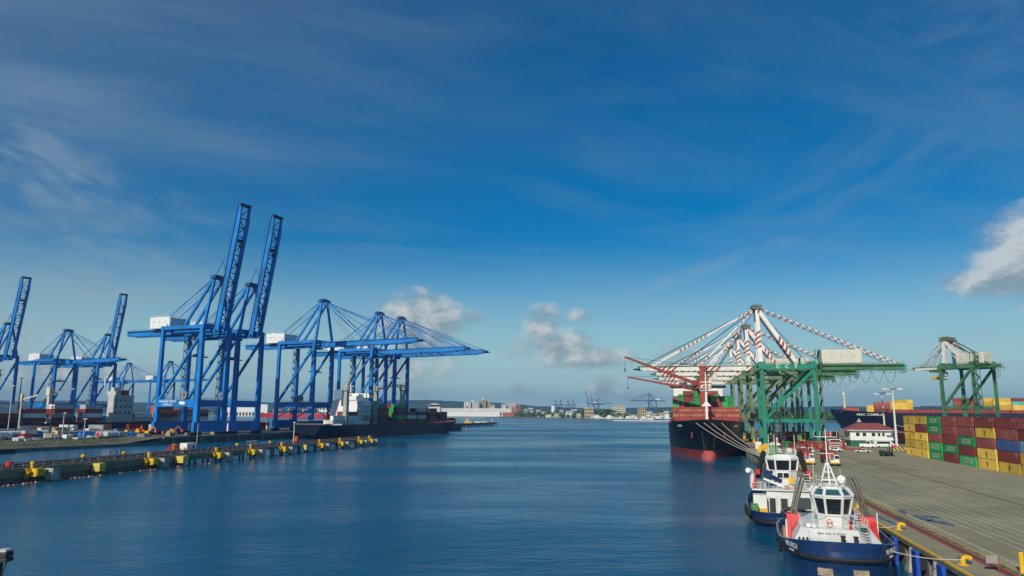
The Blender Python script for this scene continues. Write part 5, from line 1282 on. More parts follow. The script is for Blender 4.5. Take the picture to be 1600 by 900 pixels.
# ---- terminal tractors with red containers
def tractor(loc, rz, label, boxc):
    """x forward"""
    t = empty('terminal_truck', loc, rz); tag(t, label, 'truck', 'terminal trucks on the quay')
    m = MB(); m.box(-3.2, 1.9, -.45, .45, .65, 1.0); m.box(.2, 2.1, -1.2, 1.2, .6, 1.15); ch = m.build('chassis', M_yellow, t)
    m = MB(); m.bbox(.1, 1.9, -.15, 1.2, 1.15, 3.1, .1); cb = m.build('cab', M_white, t)
    m = MB(); m.box(1.86, 1.93, 0, 1.08, 2.0, 2.9); m.build('windscreen', M_glass, cb); m = MB(); m.box(.3, 1.6, 1.17, 1.24, 2.0, 2.85); m.box(.3, 1.6, -.19, -.12, 2.0, 2.85); m.build('window', M_glass, cb)
    m = MB(); m.box(.1, 1.9, -1.2, -.2, 1.15, 1.6); m.rail([(.1,-1.2,1.6),(1.9,-1.2,1.6),(1.9,-.25,1.6)], .9, .03, .9); m.tube((-.2,-.9,1.2),(-.2,-.9,3.2),.09,6); m.build('side_deck', M_white, t)
    m = MB(); m.box(2.0, 2.14, -1.15, 1.15, .55, .95); m.build('bumper', M_yellow, t)
    m = MB(); m.cbox(2.1,-.85,1.0,.1,.25,.2); m.cbox(2.1,.85,1.0,.1,.25,.2); m.build('headlight', M_white, t)
    wp = None
    for x, ys in ((1.1, (-1.0, 1.0)), (-2.2, (-.95, .95)), (-11.2, (-.95,.95)), (-12.5, (-.95,.95)), (-13.8,(-.95,.95))):
        for y in ys:
            if wp is None:
                mm = MB(); v = [[(.52*r*math.cos(2*PI*k/12), yy, .52*r*math.sin(2*PI*k/12)) for k in range(12)] for r, yy in ((.45,-.16),(1,-.16),(1,.16),(.45,.16))]; mm.grid(v, True); mm.add(v[0],[tuple(range(12))]); mm.add(v[-1],[tuple(range(12))]); wp = mm.mesh('wheel', M_black)
            w = bpy.data.objects.new('wheel', wp); C.objects.link(w); w.parent = t; w.location = (x, y, .52)
    m = MB(); m.box(-15, -1.8, -.5, -.3, 1.0, 1.3); m.box(-15, -1.8, .3, .5, 1.0, 1.3)
    for x in (-14.8,-11,-8,-5,-2.2): m.box(x, x+.3, -1.2, 1.2, 1.05, 1.32)
    m.build('trailer', M_rack, t)
    R3 = Matrix.Translation(loc) @ Matrix.Rotation(rz, 4, 'Z')
    container('shipping_container', boxc, R3 @ Vector((-8.3, 0, 1.34)), rz, 'red container on the trailer of the %s' % label.replace('white terminal ','').replace('driving at the camera, ',''), 'containers riding on trailers')
    return t
face = -QA - PI/2
tractor(q2w(35.8, 231.5, ZQ), face, 'white terminal truck driving at the camera, nearer the quay edge', 'red')
tractor(q2w(41.8, 228.0, ZQ), face, 'white terminal truck driving at the camera, farther right one', 'red')
tractor(q2w(40.0, 275, ZQ), face+R(4), 'white terminal truck behind the other two, near the crane legs', 'brown')
# ---- gatehouse with red hip roof
t = empty('gatehouse', q2w(83, 368, ZQ), -QA+R(2)); tag(t, 'white gatehouse with red hipped roof and green plinth', 'building')
m = MB(); m.box(-9, 9, -5, 5, 2.6, 6.9); w0 = m.build('wall', M_white, t); m = MB(); m.box(-9.0, 3, -5.02, 5.02, 0, 2.6); m.box(3.4, 9, -4.9, 4.9, 0, 2.6); m.build('plinth', mat('green plinth', (.02,.12,.06), .6), t)
m = MB()
m.add([(-10.4,-6.4,7.2),(10.4,-6.4,7.2),(10.4,6.4,7.2),(-10.4,6.4,7.2),(-5,0,10.2),(5,0,10.2)], [(0,1,5,4),(1,2,5),(2,3,4,5),(3,0,4),(3,2,1,0)]); rf = m.build('roof', mat('red roof sheeting', (.27,.075,.07), .6, .15, .5), t)
m = MB()
for k in range(26):
    x = -10+k*.8; tt = 1 if abs(x) < 5 else max(0, 1-(abs(x)-5)/5.4); m.beam((x,-6.42,7.24),(x*1.0 if tt==1 else math.copysign(5+5.4*(1-tt),x), -6.42+6.4*tt, 7.24+2.98*tt), .08, .06)
m.build('roof_rib', MATS['red roof sheeting'], rf); MB().box(-10.5,10.5,-6.5,6.5,6.9,7.19).build('eaves', M_white, t)
for x in (-6.4,-3.6,.2,2.8,4.6):
    f = MB().box(x-.12, x+(1.32 if x < 2 else .82), -5.10, -4.95, 4.48, 5.92).build('window', M_white, w0); MB().box(x, x+(1.2 if x < 2 else .7), -5.13, -5.05, 4.6, 5.8).build('pane', M_glass, f) if False else None
    f.data.materials[0] = M_glass
for y in (-2.5, 1.2): MB().box(-9.06,-8.9,y,y+1.2,4.6,5.8).build('window', M_glass, w0)
# ---- light masts
def light_mast(loc, hgt, label):
    t = empty('light_mast', loc, -QA); tag(t, label, 'light mast', 'tall light masts on the right quay')
    MB().beam((0,0,0),(0,0,hgt),.85,.85,(1,0,0),.42,.42).build('pole', M_white_old, t)
    m = MB(); m.lathe([(.3,0),(1.7,.15),(1.9,.45),(.9,.8)], 14, (0,0,hgt)); m.box(-3.6,3.6,-.12,.12,hgt+.1,hgt+.3); m.build('crown', M_lgrey, t, True)
    for k in range(6):
        x = (-3.3,-2.4,-1.4,1.4,2.4,3.3)[k]; m = MB(); m.box(x-.38,x+.38,-.7,.3,hgt-.25,hgt+.1); m.build('floodlight', M_white, t)
light_mast(q2w(85.0, 331, ZQ), 24.6, 'tall white light mast, nearer one with the striped base')
light_mast(q2w(91, 372, ZQ), 23.5, 'tall white light mast, farther one behind the gatehouse eaves')
m = MB(); m.bbox(-3.4,3.4,-.6,.6,0,1.15,.1); put('barrier', m, stripe_mat('yellow and black hazard stripes', (.70,.45,.02), (.03,.03,.03), 1.0, 1.0, 1.5), q2w(86.0,328,ZQ), -QA, 'yellow and black striped barrier at the foot of the light mast', 'barrier')
m = MB(); m.bbox(-.9,.9,-.8,.8,0,1.9,.08); put('control_box', m, M_red, q2w(83.6,329,ZQ), -QA, 'red cabinet beside the light mast foot', 'cabinet')
# ---- forklift parked on the apron
t = empty('forklift', q2w(69.5, 283, ZQ), -QA+R(25)); tag(t, 'dark forklift parked on the apron left of the yellow stack', 'forklift')
m = MB(); m.bbox(-2.2,1.2,-1.1,1.1,.5,1.6,.15); m.bbox(-2.6,-1.4,-1.1,1.1,.5,2.0,.2); m.build('body', M_dark, t); m = MB()
for x, y in ((-1.3,-.9),(-1.3,.9),(.9,-.9),(.9,.9)): m.tube((x,y,1.5),(x*.9,y,3.2),.08,5)
m.box(-1.3,1.0,-1.0,1.0,3.15,3.28); m.build('cab_frame', M_grey, t); m = MB(); m.box(1.4,1.65,-.8,-.6,.2,4.2); m.box(1.4,1.65,.6,.8,.2,4.2); m.box(1.4,1.6,-.8,.8,2.0,2.2); m.box(1.6,3.4,-.7,-.5,.2,.3); m.box(1.6,3.4,.5,.7,.2,.3); m.build('lift_mast', M_dark, t)
for x, y in ((-1.6,-1.1),(-1.6,1.1),(.9,-1.1),(.9,1.1)): m = MB(); m.path([(x,y-.2,.55),(x,y+.2,.55)], .55, 12); m.build('wheel', M_black, t)
# ---- vehicles round the gatehouse
def van(loc, rz, label, col, L=5.2, H=2.2, cat='van', open_bed=False):
    t = empty('parked_'+cat, loc, rz); tag(t, label, cat, 'vehicles parked by the gatehouse')
    m = MB(); f = L/2; hb = H*.5
    prof = [(-f,.4),(f,.4),(f,hb*.95),(f*.62,hb*1.08),(f*.34,H),(-f*.92,H),(-f,H*.92)] if not open_bed else [(-f,.4),(f,.4),(f,hb),(f*.5,hb*1.1),(f*.3,H),(-f*.15,H),(-f*.2,hb*1.1),(-f,hb*1.1)]
    m.yprism(prof, -.92, .92); m.build('body', col, t); m = MB(); m.yprism([(f*.58,hb*1.14),(f*.36,H*.93),(f*.34,H*.93),(f*.5,hb*1.14)], -.8, .8)
    for s in (-1,1): m.box(-f*(.15 if open_bed else .8), f*.3, s*.93-.02, s*.93+.02, hb*1.12, H*.9)
    m.build('window', M_glass, t)
    for x in (-f*.62, f*.62):
        for y in (-.85,.85): m = MB(); m.path([(x,y-.12,.38),(x,y+.12,.38)], .38, 12); m.build('wheel', M_black, t)
    return t
van(q2w(58.5, 312, ZQ), face+R(60), 'white car parked in front of the stacked red racks', M_white, 4.8, 1.7, 'car')
van(q2w(66.5, 305, ZQ), face+R(80), 'pale grey flatbed pickup low on the apron by the red racks', M_lgrey, 5.6, 1.6, 'pickup', True)
van(q2w(66, 352, ZQ), R(10), 'white covered lorry left of the gatehouse front', M_white, 8.5, 3.4, 'lorry')
van(q2w(78, 348, ZQ), face+R(70), 'white tractor lorry in front of the gatehouse', M_white, 6.4, 3.0, 'lorry', True)
van(q2w(86, 352, ZQ), R(-4), 'long white bus parked at the right of the gatehouse', M_white, 10, 2.9, 'bus')
van(q2w(60, 372, ZQ), R(40), 'dark van left of the gatehouse', M_dark, 5.2, 2.3, 'van')
van(q2w(95, 345, ZQ), R(15), 'orange loader behind the striped barrier', M_orange, 6.5, 2.8, 'loader', True)
# ---- stacked red flat racks
for i, (dx, dy, rz) in enumerate(((0,0,0),(.3,.2,.02),(-.2,-.1,-.015),(.1,.2,.01),(5.5,-3,.05))):
    m = MB(); m.box(-7.5,7.5,-1.2,-.9,0,.55); m.box(-7.5,7.5,.9,1.2,0,.55)
    for k in range(7): m.box(-7.4+k*2.4,-7.0+k*2.4,-.9,.9,.08,.5)
    m.box(-7.5,-7.1,-1.2,1.2,.55,.9); m.box(7.1,7.5,-1.2,1.2,.55,.9)
    put('flat_rack', m, M_rack, q2w(57+dx, 326+dy, ZQ + (i*.92 if i < 4 else 0)), -QA+rz+R(4), 'rust red flat rack, %s' % ('bottom of the pile','second of the pile','third of the pile','top of the pile','lying in front of the pile')[i], 'flat rack', 'rust red flat racks on the apron')
# long red containers lying behind the gatehouse
for i, (x, y, c, rz) in enumerate(((58,402,'red',0),(70.5,402,'red',0),(102,398,'red',0),(114,399,'red',0),(92,405,'maroon',0),(126,400,'brown',0))):
    for k in range(2 if i in (0,1,2,3) else 1):
        container('shipping_container', c, q2w(x, y, ZQ+k*2.62), -QA+rz, '%s container behind the gatehouse, %s from the left, %s' % (c, ORD[i], ('on the ground','on top')[k]), 'containers lying behind the gatehouse')
# boxes and gear between the crane legs
rnd = random.Random(21)
gear = []
for i in range(26):
    x, y = rnd.uniform(37, 53), rnd.uniform(300, 560); c = rnd.choice(['red','maroon','brown','green','blue','grey','orange','white'])
    container('shipping_container', c, q2w(x, y, ZQ), -QA+PI/2+rnd.uniform(-.03,.03), '%s container set down between the green crane legs, %s in line' % (c, ORD[i]), 'containers set down between the crane legs', cont_mesh() if i % 3 else cont_mesh(6.06))
for i in range(9):
    x, y = (28.5+ (i%3)*1.6, 250+i*7.5); m = MB()
    m.box(-1.2,1.2,-3.1,3.1,.9,1.25); m.box(-.5,.5,-1.2,1.2,1.25,2.1); m.box(-1.0,1.0,-3.0,-2.6,0,.9); m.box(-1.0,1.0,2.6,3.0,0,.9); m.path([(-.6,-1,2.0),(-.6,0,2.7),(-.6,1,2.0)],.12,5); m.lathe([(.4,0),(.4,.5)],8,(.4,.4,2.1))
    put('spreader', m, M_yellow, q2w(x, y, ZQ), -QA+rnd.uniform(-.15,.15), 'yellow container spreader set down by the quay edge, %s towards the cranes' % ORD[i], 'spreader', 'yellow spreaders by the quay edge')
put('equipment_cabin', MB().bbox(-1.2,1.2,-1.2,1.2,0,2.9,.08), M_white, q2w(30.4,322,ZQ), -QA, 'white cabin at the foot of the nearest green crane', 'cabin')
van(q2w(47, 300, ZQ), face, 'white pickup between the crane rails', M_white, 5.2, 1.8, 'pickup', True)
van(q2w(38, 318, ZQ), face+R(5), 'silver pickup under the nearest green crane', M_lgrey, 5.2, 1.8, 'pickup', True)
rnd = random.Random(8)
for i in range(12):
    x, y = [37,46,51,39,48,58,62,44,66,55,41,60][i], [330,318,342,372,392,345,372,420,400,430,460,470][i]
    kind, L_, H_, ob = [('van',5.2,2.2,False),('pickup',5.2,1.8,True),('lorry',7.5,3.2,True)][i % 3]
    cn, cm = [('white',M_white),('silver',M_lgrey),('yellow',M_yellow),('red',M_red)][i % 4]
    v = van(q2w(x, y, ZQ), face+rnd.uniform(-.5,.5), '%s %s among the green crane legs, %s one counted away from the camera' % (cn, kind, ORD[i]), cm, L_, H_, kind, ob); v['group'] = 'vehicles among the crane legs'

# ================================================================== FINGER PIER with yellow fender brackets
pier = empty('jetty', p2w(0,0,0), -PA); tag(pier, 'long low concrete jetty with dark piles crossing the water at the left', 'jetty')
m = MB(); m.box(-6.2, -.6, -60, 212, 3.2, 3.75); m.build('deck', M_wall, pier)
m = MB(); m.box(-.6, -.1, -60, 212, 2.75, 3.55); m.box(-1.0,-.62,-60,95,1.5,3.18); m.box(-6.5,-6.2,-60,212,2.6,3.6); m.build('edge_beam', M_quay, pier)
m = MB(); m.box(-4.5, -1.2, -60, 62, .2, 3.18); m.build('solid_base', M_wall, pier)
for k in range(38):
    y = -56+k*7.1
    m = MB(); m.box(-5.4,-1.3,y,y+.8,2.4,3.2)
    for x in (-4.9,-1.7): m.tube((x,y+.4,-2),(x,y+.4,2.5),.38,8)
    m.build('pile_bent', M_wall, pier)
M_pipe_r = mat('dark rust pipe', (.085,.035,.035), .6, .3, .5, rust=.2)
m = MB()
for x, r in ((-5.6,.32),(-4.8,.32)): m.tube((x,-60,4.35),(x,208,4.35),r,8)
for k in range(54): y=-58+k*5; m.box(-6.0,-4.4,y,y+.25,3.75,4.1)
m.build('pipeline', M_pipe_r, pier)
m = MB(); m.rail([(-.5,-60,3.75),(-.5,210,3.75)], 1.05, .045, 3.0); m.build('railing', M_lgrey, pier)
m = MB(); m.tube((-2.2,-60,3.95),(-2.2,208,3.95),.14,6); m.tube((-1.6,-60,3.9),(-1.6,180,3.9),.1,6); m.build('hose', M_pipe_r, pier)
# fender brackets
def bracket_proto():
    t = empty('fender_bracket')
    m = MB(); m.box(-.3,1.9,-1.0,1.5,1.5,3.4); m.box(-.6,.3,-2.3,-1.0,2.7,3.5); m.yprism([(-.3,1.0),(.9,2.7),(-.3,2.7)],-2.2,-1.05); m.box(1.9,2.1,-.8,1.3,1.7,3.2); m.build('bracket_box', M_yellow, t)
    m = MB(); m.lathe([(.38,3.4),(.38,4.4),(.54,4.5),(.54,4.85),(.25,5.1)], 10, (-.1,-.4,0)); m.build('mooring_post', M_yellow, t, True)
    m = MB(); m.box(.1,2.6,3.3,3.9,.4,3.2); m.box(2.6,2.75,3.1,5.4,.3,3.3); m.box(.1,2.6,4.7,5.1,.6,3.0); m.build('fender_panel', mat('grey fender panel', (.40,.385,.33), .7, .2, .5, grime=.2), t)
    m = MB()
    for z in (1.0, 2.4): m.tube((-.8,3.6,z),(.3,3.6,z),.25,8); m.tube((-.8,4.9,z),(.3,4.9,z),.25,8)
    m.build('rubber_element', M_black, t)
    return t
bp_ = bracket_proto(); ys = [2.5,-22,43.8,77,98,120,152,172,193,206,22.0]
wh_ = ['second from the left edge','outside the left edge','beside the low white rail','in front of the white cabin','where the jetty opens onto piles','with dark water showing beside it','below the red frame','fourth from the far end','third from the far end','at the far end of the jetty']
for i, y in enumerate(ys[:10]):
    t = bp_ if i == 0 else copy_tree(bp_); t.location = p2w(.1 - (0 if y<30 else .0), y, 0); t.rotation_euler.z = -PA
    tag(t, 'yellow fender bracket with mooring post on the jetty, %s' % wh_[i], 'fender bracket', 'yellow fender brackets along the jetty')
for i, (y, w) in enumerate(((23,'near the left end of the jetty'),(57.5,'below the white cabin'),(138,'small, before the red frame'))):
    m = MB(); k = (1,1.25,.7)[i]; m.prism([(-.2,-1.5*k),(2.0*k,-1.2*k),(2.0*k,1.0*k),(-.2,1.5*k)],1.2,3.3); t = m.build('catch_box', mat('pale yellow paint', (.70,.52,.10), .55, .15, .6, grime=.1), None, False, p2w(.1,y,0), -PA)
    tag(t, 'plain yellow box hung on the jetty face, %s' % w, 'fender box', 'plain yellow boxes on the jetty face')
    MB().tube((.3,0,-1.5),(.3,0,1.2),.25,8).build('pile', M_grey, t)
pp = None
for i, (x, y, w) in enumerate(((-6.0,24.5,'first from the left'),(-6.0,40,'second from the left'),(-6,68,'behind the white cabin'),(-6,98,'beyond the white cabin'),(-6,121,'near the wire hut'),(-6,142,'beside the red frame'))):
    if pp is None: o = pp = MB().lathe([(.45,0),(.45,1.0),(.62,1.1),(.62,1.5),(.3,1.75)],10,(0,0,3.75)).build('mooring_bollard', M_yellow, None, True)
    else: o = pp.copy(); C.objects.link(o)
    o.location = p2w(x,y,0); tag(o, 'yellow mooring bollard on the far side of the jetty, %s' % w, 'bollard', 'yellow bollards on the far side of the jetty')
def pthing(name, mb_, m, x, y, label, cat, z=3.75): return tag(mb_.build(name, m, None, False, p2w(x,y,z), -PA), label, cat)
m = MB(); m.bbox(-1.4,1.4,-2.6,2.6,0,3.0,.08); cabin = pthing('cabin', m, M_white, -6.6, 70.5, 'white box cabin on the jetty with a thin mast beside it', 'cabin'); m=MB(); m.box(1.38,1.44,-1.8,-.8,.1,2.2); m.build('door', M_lgrey, cabin); m=MB(); m.box(1.38,1.44,.3,1.6,1.2,2.1); m.build('window', M_glass, cabin)
pthing('mast_pole', MB().tube((0,0,0),(0,0,9.5),.1,6), M_lgrey, -5.6, 73.5, 'thin grey pole rising beside the white cabin', 'pole')
pthing('light_pole', MB().tube((0,0,0),(0,0,9.0),.14,6).box(-.5,.5,-.12,.12,8.9,9.1), M_white, -4.0, 136, 'white light pole on the jetty left of the red frame', 'pole')
for i,(x,y,w) in enumerate(((-6.5,63,'left of the white cabin'),(-5.5,141,'far along the jetty by the white pole'))):
    m = MB()
    for sx in (-1,1):
        for sy in (-1,1): m.tube((sx*1.1,sy*1.6,0),(sx*.7,sy*1.1,2.4),.1,5)
    for z,k in ((.8,1.4),(1.6,1.0),(2.4,.75)): m.rail([(-k,-1.5*k,z),(k,-1.5*k,z),(k,1.5*k,z),(-k,1.5*k,z),(-k,-1.5*k,z)],.5,.06,.9)
    t = pthing('pipe_manifold', m, M_red, x, y, 'red tubular frame with yellow valve, %s' % w, 'frame'); MB().lathe([(.5,1.0),(.5,2.4),(.7,2.5),(.3,3.0)],8).build('valve', M_yellow, t)
m = MB(); m.rail([(-1,-2.2,0),(1,-2.2,0),(1,2.2,0),(-1,2.2,0),(-1,-2.2,0)],2.2,.05,1.5); pthing('wire_hut', m, M_lgrey, -6.0, 108, 'pale wire enclosure on the far side of the jetty', 'enclosure')
m = MB(); m.rail([(0,-2.2,0),(0,2.2,0)],2.4,.06,2.2); pthing('access_frame', m, M_cream, -6.2, 36, 'pale open rail frame on the jetty between two yellow bollards', 'frame')
pthing('pump_box', MB().bbox(-.6,.6,-.8,.8,0,1.4,.1), M_red, -3.0, -1.5, 'red box on the jetty at the left edge', 'box')
boom = empty('floating_boom', p2w(1.6,0,0), -PA); tag(boom, 'string of small red and white floats along the jetty waterline', 'floating boom')
fm_r = MB().lathe([(.1,-.12),(.26,0),(.26,.2),(.1,.32)],8).mesh('float', mat('red float', (.5,.09,.06), .5)); fm_w = MB().lathe([(.1,-.12),(.26,0),(.26,.2),(.1,.32)],8).mesh('float', mat('pale float', (.6,.52,.42), .5))
for k in range(64):
    if k % 9 == 8: continue
    o = bpy.data.objects.new('float', fm_r if k % 3 else fm_w); C.objects.link(o); o.parent = boom; o.location = (random.uniform(-.25,.25)+.5*math.sin(k*.3), -14+k*1.35, 0)
MB().path([(.5*math.sin(k*.3), -14+k*1.35, .06) for k in range(64)], .06, 4).build('rope', M_rope, boom)
# small dolphin pier beyond the feeder
t = empty('mooring_dolphin', (0,0,0)); tag(t, 'small dark jetty with yellow fittings beyond the feeder ship bow', 'jetty')
A, B_ = Vector((-70,800,0)), Vector((-22,930,0)); d = (B_-A).normalized(); nn = Vector((d.y,-d.x,0))
m = MB(); m.beam(A+Vector((0,0,3.2)), B_+Vector((0,0,3.2)), 9, 1.4); m.build('deck', M_wall, t)
m = MB()
for k in range(14): q = A.lerp(B_, k/13); m.tube(q+nn*3-Vector((0,0,2)), q+nn*3+Vector((0,0,2.6)), .6, 6); m.tube(q-nn*3-Vector((0,0,2)), q-nn*3+Vector((0,0,2.6)), .6, 6); m.box(q.x-1,q.x+1,q.y-1,q.y+1,1.2,2.6)
struct(m.build('pile', M_dark, t), 'stuff')
m = MB(); m.lathe([(2.2,3.9),(2.2,8.5),(1.2,9.5)],10,tuple(A+d*3)); 
q = A.lerp(B_, .42)
for k in range(4): m.beam(q+Vector((-4+k*2,0,3.9)), q+Vector((-2+k*.7,0,10-k*.6)), .6,.6)
m.box(q.x-4,q.x+4,q.y-2,q.y+2,3.9,5.6); m.build('mooring_post', M_yellow, t)
m = MB()
for f in (.6,.66,.76,.8): q = A.lerp(B_, f); m.box(q.x-2,q.x+2,q.y-2,q.y+2,3.9,5.4)
m.build('equipment_box', M_cream, t)
m = MB(); q=A.lerp(B_,.95); m.tube(q+Vector((0,0,3.9)),q+Vector((0,0,8)),.5,6); q=A.lerp(B_,.72); m.tube(q+Vector((0,0,3.9)),q+Vector((0,0,16)),.15,5); m.build('light_pole', M_cream, t)

# ================================================================== LEFT YARD
def yu(x, u):
    """distance along the left quay at which column u of the photograph crosses the line x"""
    k = (u-800)/F_PX; c, sn = math.cos(LA), math.sin(LA); return x*(c+k*sn)/(k*c-sn)
def lput(name, mb_, m, x, y, label, cat, group=None, rz=0.0, z=0.0): return tag(mb_.build(name, m, None, False, l2w(x,y,ZL+z), -LA+rz), label, cat, group)
rnd = random.Random(77)
# stacks standing in the yard: x, y, tiers
yst = [(-398,yu(-398,120),['grey','white']),(-399,yu(-399,145),['white']),(-398,yu(-398,170),['grey','orange']),(-385,300,['white','grey']),(-396,yu(-396,85),['white','red']),(-398,yu(-398,62),['maroon','white']),(-372,330,['orange','white']),(-385,345,['white','orange']),(-390,330,['red','maroon']),(-380,372,['white','maroon']),(-375,420,['orange','maroon']),(-392,400,['maroon','white']),(-390,440,['white','red']),(-365,455,['red','maroon']),(-385,480,['white','maroon']),(-370,520,['maroon','white'])]
for si, (x, y, ts) in enumerate(yst):
    a = -LA + (PI/2 if si % 3 else 0)
    for ti, c in enumerate(ts):
        container('shipping_container', c, l2w(x, y, ZL+ti*2.62), a, '%s container in the left yard, %s tier of the %s stack towards the far end' % (c, ORD[ti], ORD[si]), 'containers stacked in the left yard')
# big maroon pile at the left edge of the photo
for i in range(2):
    for ti in range(7):
        c = ['maroon','maroon','brown','maroon','maroon','brown'][(i+ti) % 6]
        container('shipping_container', c, l2w(-391-i*2.6, 240, ZL+ti*2.62), -LA+PI/2, '%s container in the tall pile at the left edge, %s row, %s tier' % (c, ORD[i], ORD[ti]), 'tall maroon pile at the left edge')
# lower things on the waterside strip
m = MB(); m.path([(0,-13,1.9),(0,-12.6,2.0),(0,12.6,2.0),(0,13,1.9)],1.35,10); t = lput('tank_trailer', m, M_white, -376,yu(-376,50),'long white tank trailer on the waterside strip','tank trailer'); m=MB()
for k in (-10,-8.6,8,9.5): 
    for s in (-1,1): m.path([(s*1.1-.2,k,.5),(s*1.1+.2,k,.5)],.5,10)
m.build('wheel', M_black, t); m = MB(); m.box(-.6,.6,-12,12,.6,.9); m.build('chassis', M_dark, t)
M_bpipe = mat('blue steel pipe', (.015,.07,.32), .5, .2)
m = MB()
for k in range(6): m.tube((k*1.0-2.5,-18,.5+ (0 if k < 4 else .9)),(k*1.0-2.5 - (0 if k<4 else 3.0),18,.5+(0 if k<4 else .9)),.5,8)
lput('pipe_stack', m, M_bpipe, -360,yu(-360,36),'stack of long blue pipes lying near the grassy verge','pipes')
m = MB(); m.lathe([(1.5,0),(1.5,3.2),(.8,4.0)],10); lput('tank', m, M_bpipe, -364,yu(-364,3),'short blue tank at the end of the blue pipes','tank')
M_tarp = mat('bright blue tarpaulin', (.01,.17,.55), .5, .2, .5)
for i,(x,y,sx,sy,h,w) in enumerate(((-352,yu(-352,152),6,14,2.8,'left one by the tan box'),(-356,yu(-356,185),6,16,2.6,'behind the tan box'),(-350,yu(-350,210),5,9,2.2,'right one near the crane foot'))):
    m = MB(); rows=[]
    for j in range(8): rows.append([(-sx/2+sx*k/6, -sy/2+sy*j/7, (h*(.75+.25*math.sin(k*2.1+j*1.7)) if 0<k<6 and 0<j<7 else .05)) for k in range(7)])
    m.grid(rows); lput('tarpaulin', m, M_tarp, x, y, 'bright blue tarpaulin over cargo in the yard, %s' % w, 'tarpaulin', 'blue tarpaulins in the left yard')
def shed(x, y, sx, sy, h, m_, label, cat='shed', rise=.6, rz=0):
    t = empty('shed', l2w(x,y,ZL), -LA+rz); tag(t, label, cat); MB().box(-sx/2,sx/2,-sy/2,sy/2,0,h).build('wall', m_, t); MB().yprism([(-sx/2-.3,h+.02),(sx/2+.3,h+.02),(0,h+rise)],-sy/2-.3,sy/2+.3).build('roof', M_grey, t)
    m = MB(); n = max(2,int(sy/4))
    for k in range(n): m.box(sx/2-.05,sx/2+.05,-sy/2+1+k*4,-sy/2+2.4+k*4,h*.35,h*.75)
    m.build('window', M_dark, t)
shed(-357,yu(-357,138),6,16,2.6,M_grey,'long low grey shed on the waterside strip')
shed(-397,yu(-397,45),6,30,3.2,M_dark,'dark low shed with light openings behind the white tank trailer')
shed(-388,yu(-388,84),6,8,4.2,M_cream,'small cream shed near the dark mast in the left yard'); shed(-384,yu(-384,105),5,7,4.0,mat('tan paint',(.40,.26,.14),.6),'tan crate like hut in the left yard')
shed(-350,yu(-350,178),4,8,2.8,MATS['tan paint'],'tan box store beside the blue tarpaulin')
shed(-372,395,12,20,5,M_white,'white shed behind the nearest raised crane'); shed(-392,365,10,16,4.5,M_lgrey,'pale grey shed behind the crane legs')
for i,(x,y) in enumerate(((-341,yu(-341,176)),(-339,yu(-339,187)))):
    m = MB(); m.path([(0,-4.5,1.5),(0,-4.2,1.5),(0,4.2,1.5),(0,4.5,1.5)],1.45,12); t = lput('storage_tank', m, M_white, x, y, 'white horizontal tank with red end, %s' % ('left one','right one')[i], 'tank', 'white horizontal tanks in the left yard', .25); m=MB(); m.path([(0,-4.62,1.5),(0,-4.5,1.5)],1.2,12); m.build('tank_end', M_red if i==0 else M_lgrey, t)
for i,(x,y,sx,sy,h,c) in enumerate(((-333,262,5,9,1.0,'grey'),(-330,285,6,5,1.6,'grey'),(-341,yu(-341,60),3,12,1.0,'cream'),(-331,252,3,12,.7,'cream'),(-327,312,2,5,1.5,'grey'),(-345,yu(-345,118),4,10,1.4,'grey'),(-336,yu(-336,92),3,14,.8,'grey'),(-333,yu(-333,70),2.4,10,.6,'cream'),(-350,yu(-350,98),4,7,2.2,'tan'),(-327,330,2.6,3.4,2.4,'tan'),(-328,300,3,4,2.2,'tan'))):
    m = MB()
    for k in range(3): m.box(-sx/2+k*.3,sx/2-k*.2,-sy/2+sy*k/3,-sy/2+sy*(k+.92)/3,0,h*(1,.75,.9)[k])
    lput('cargo_pile', m, {'grey':M_grey,'cream':M_cream,'tan':MATS['tan paint']}[c], x, y, 'low %s cargo pile on the waterside strip, %s' % (c, ['beside the white tanks','short one behind the quay edge','narrow one by the tanks','long one in front of the tanks','just right of the nearest crane foot','behind the grassy verge','long flat one at far left','flat one on the verge','tall tan one at far left','upright one near the crane bogies','tan one left of the crane bogies'][i]), 'cargo pile', 'cargo piles on the waterside strip', rnd.uniform(-.2,.2))
for i,(x,y,w) in enumerate(((-352,306,'beside the nearest crane foot'),(-346,316,'behind the nearest crane foot'),(-366,yu(-366,228),'left of the crane beyond the tarpaulins'))):
    t = empty('excavator', l2w(x,y,ZL), -LA+i); tag(t,'yellow excavator, %s' % w,'excavator','yellow excavators in the left yard'); m=MB(); m.bbox(-1.5,1.5,-1.3,1.3,1.0,2.2,.2); m.bbox(-.2,1.2,.1,1.2,2.2,3.2,.1); m.build('body',M_yellow,t); m=MB(); m.beam((1,0,1.8),(4,0,4.6),.5,.6); m.beam((4,0,4.6),(6,0,2.4),.4,.5); m.box(5.6,6.6,-.6,.6,1.4,2.4); m.build('digger_arm',M_orange,t); m=MB(); m.bbox(-1.9,1.9,-1.5,-.8,0,1.0,.2); m.bbox(-1.9,1.9,.8,1.5,0,1.0,.2); m.build('track',M_dark,t)
cp_ = None
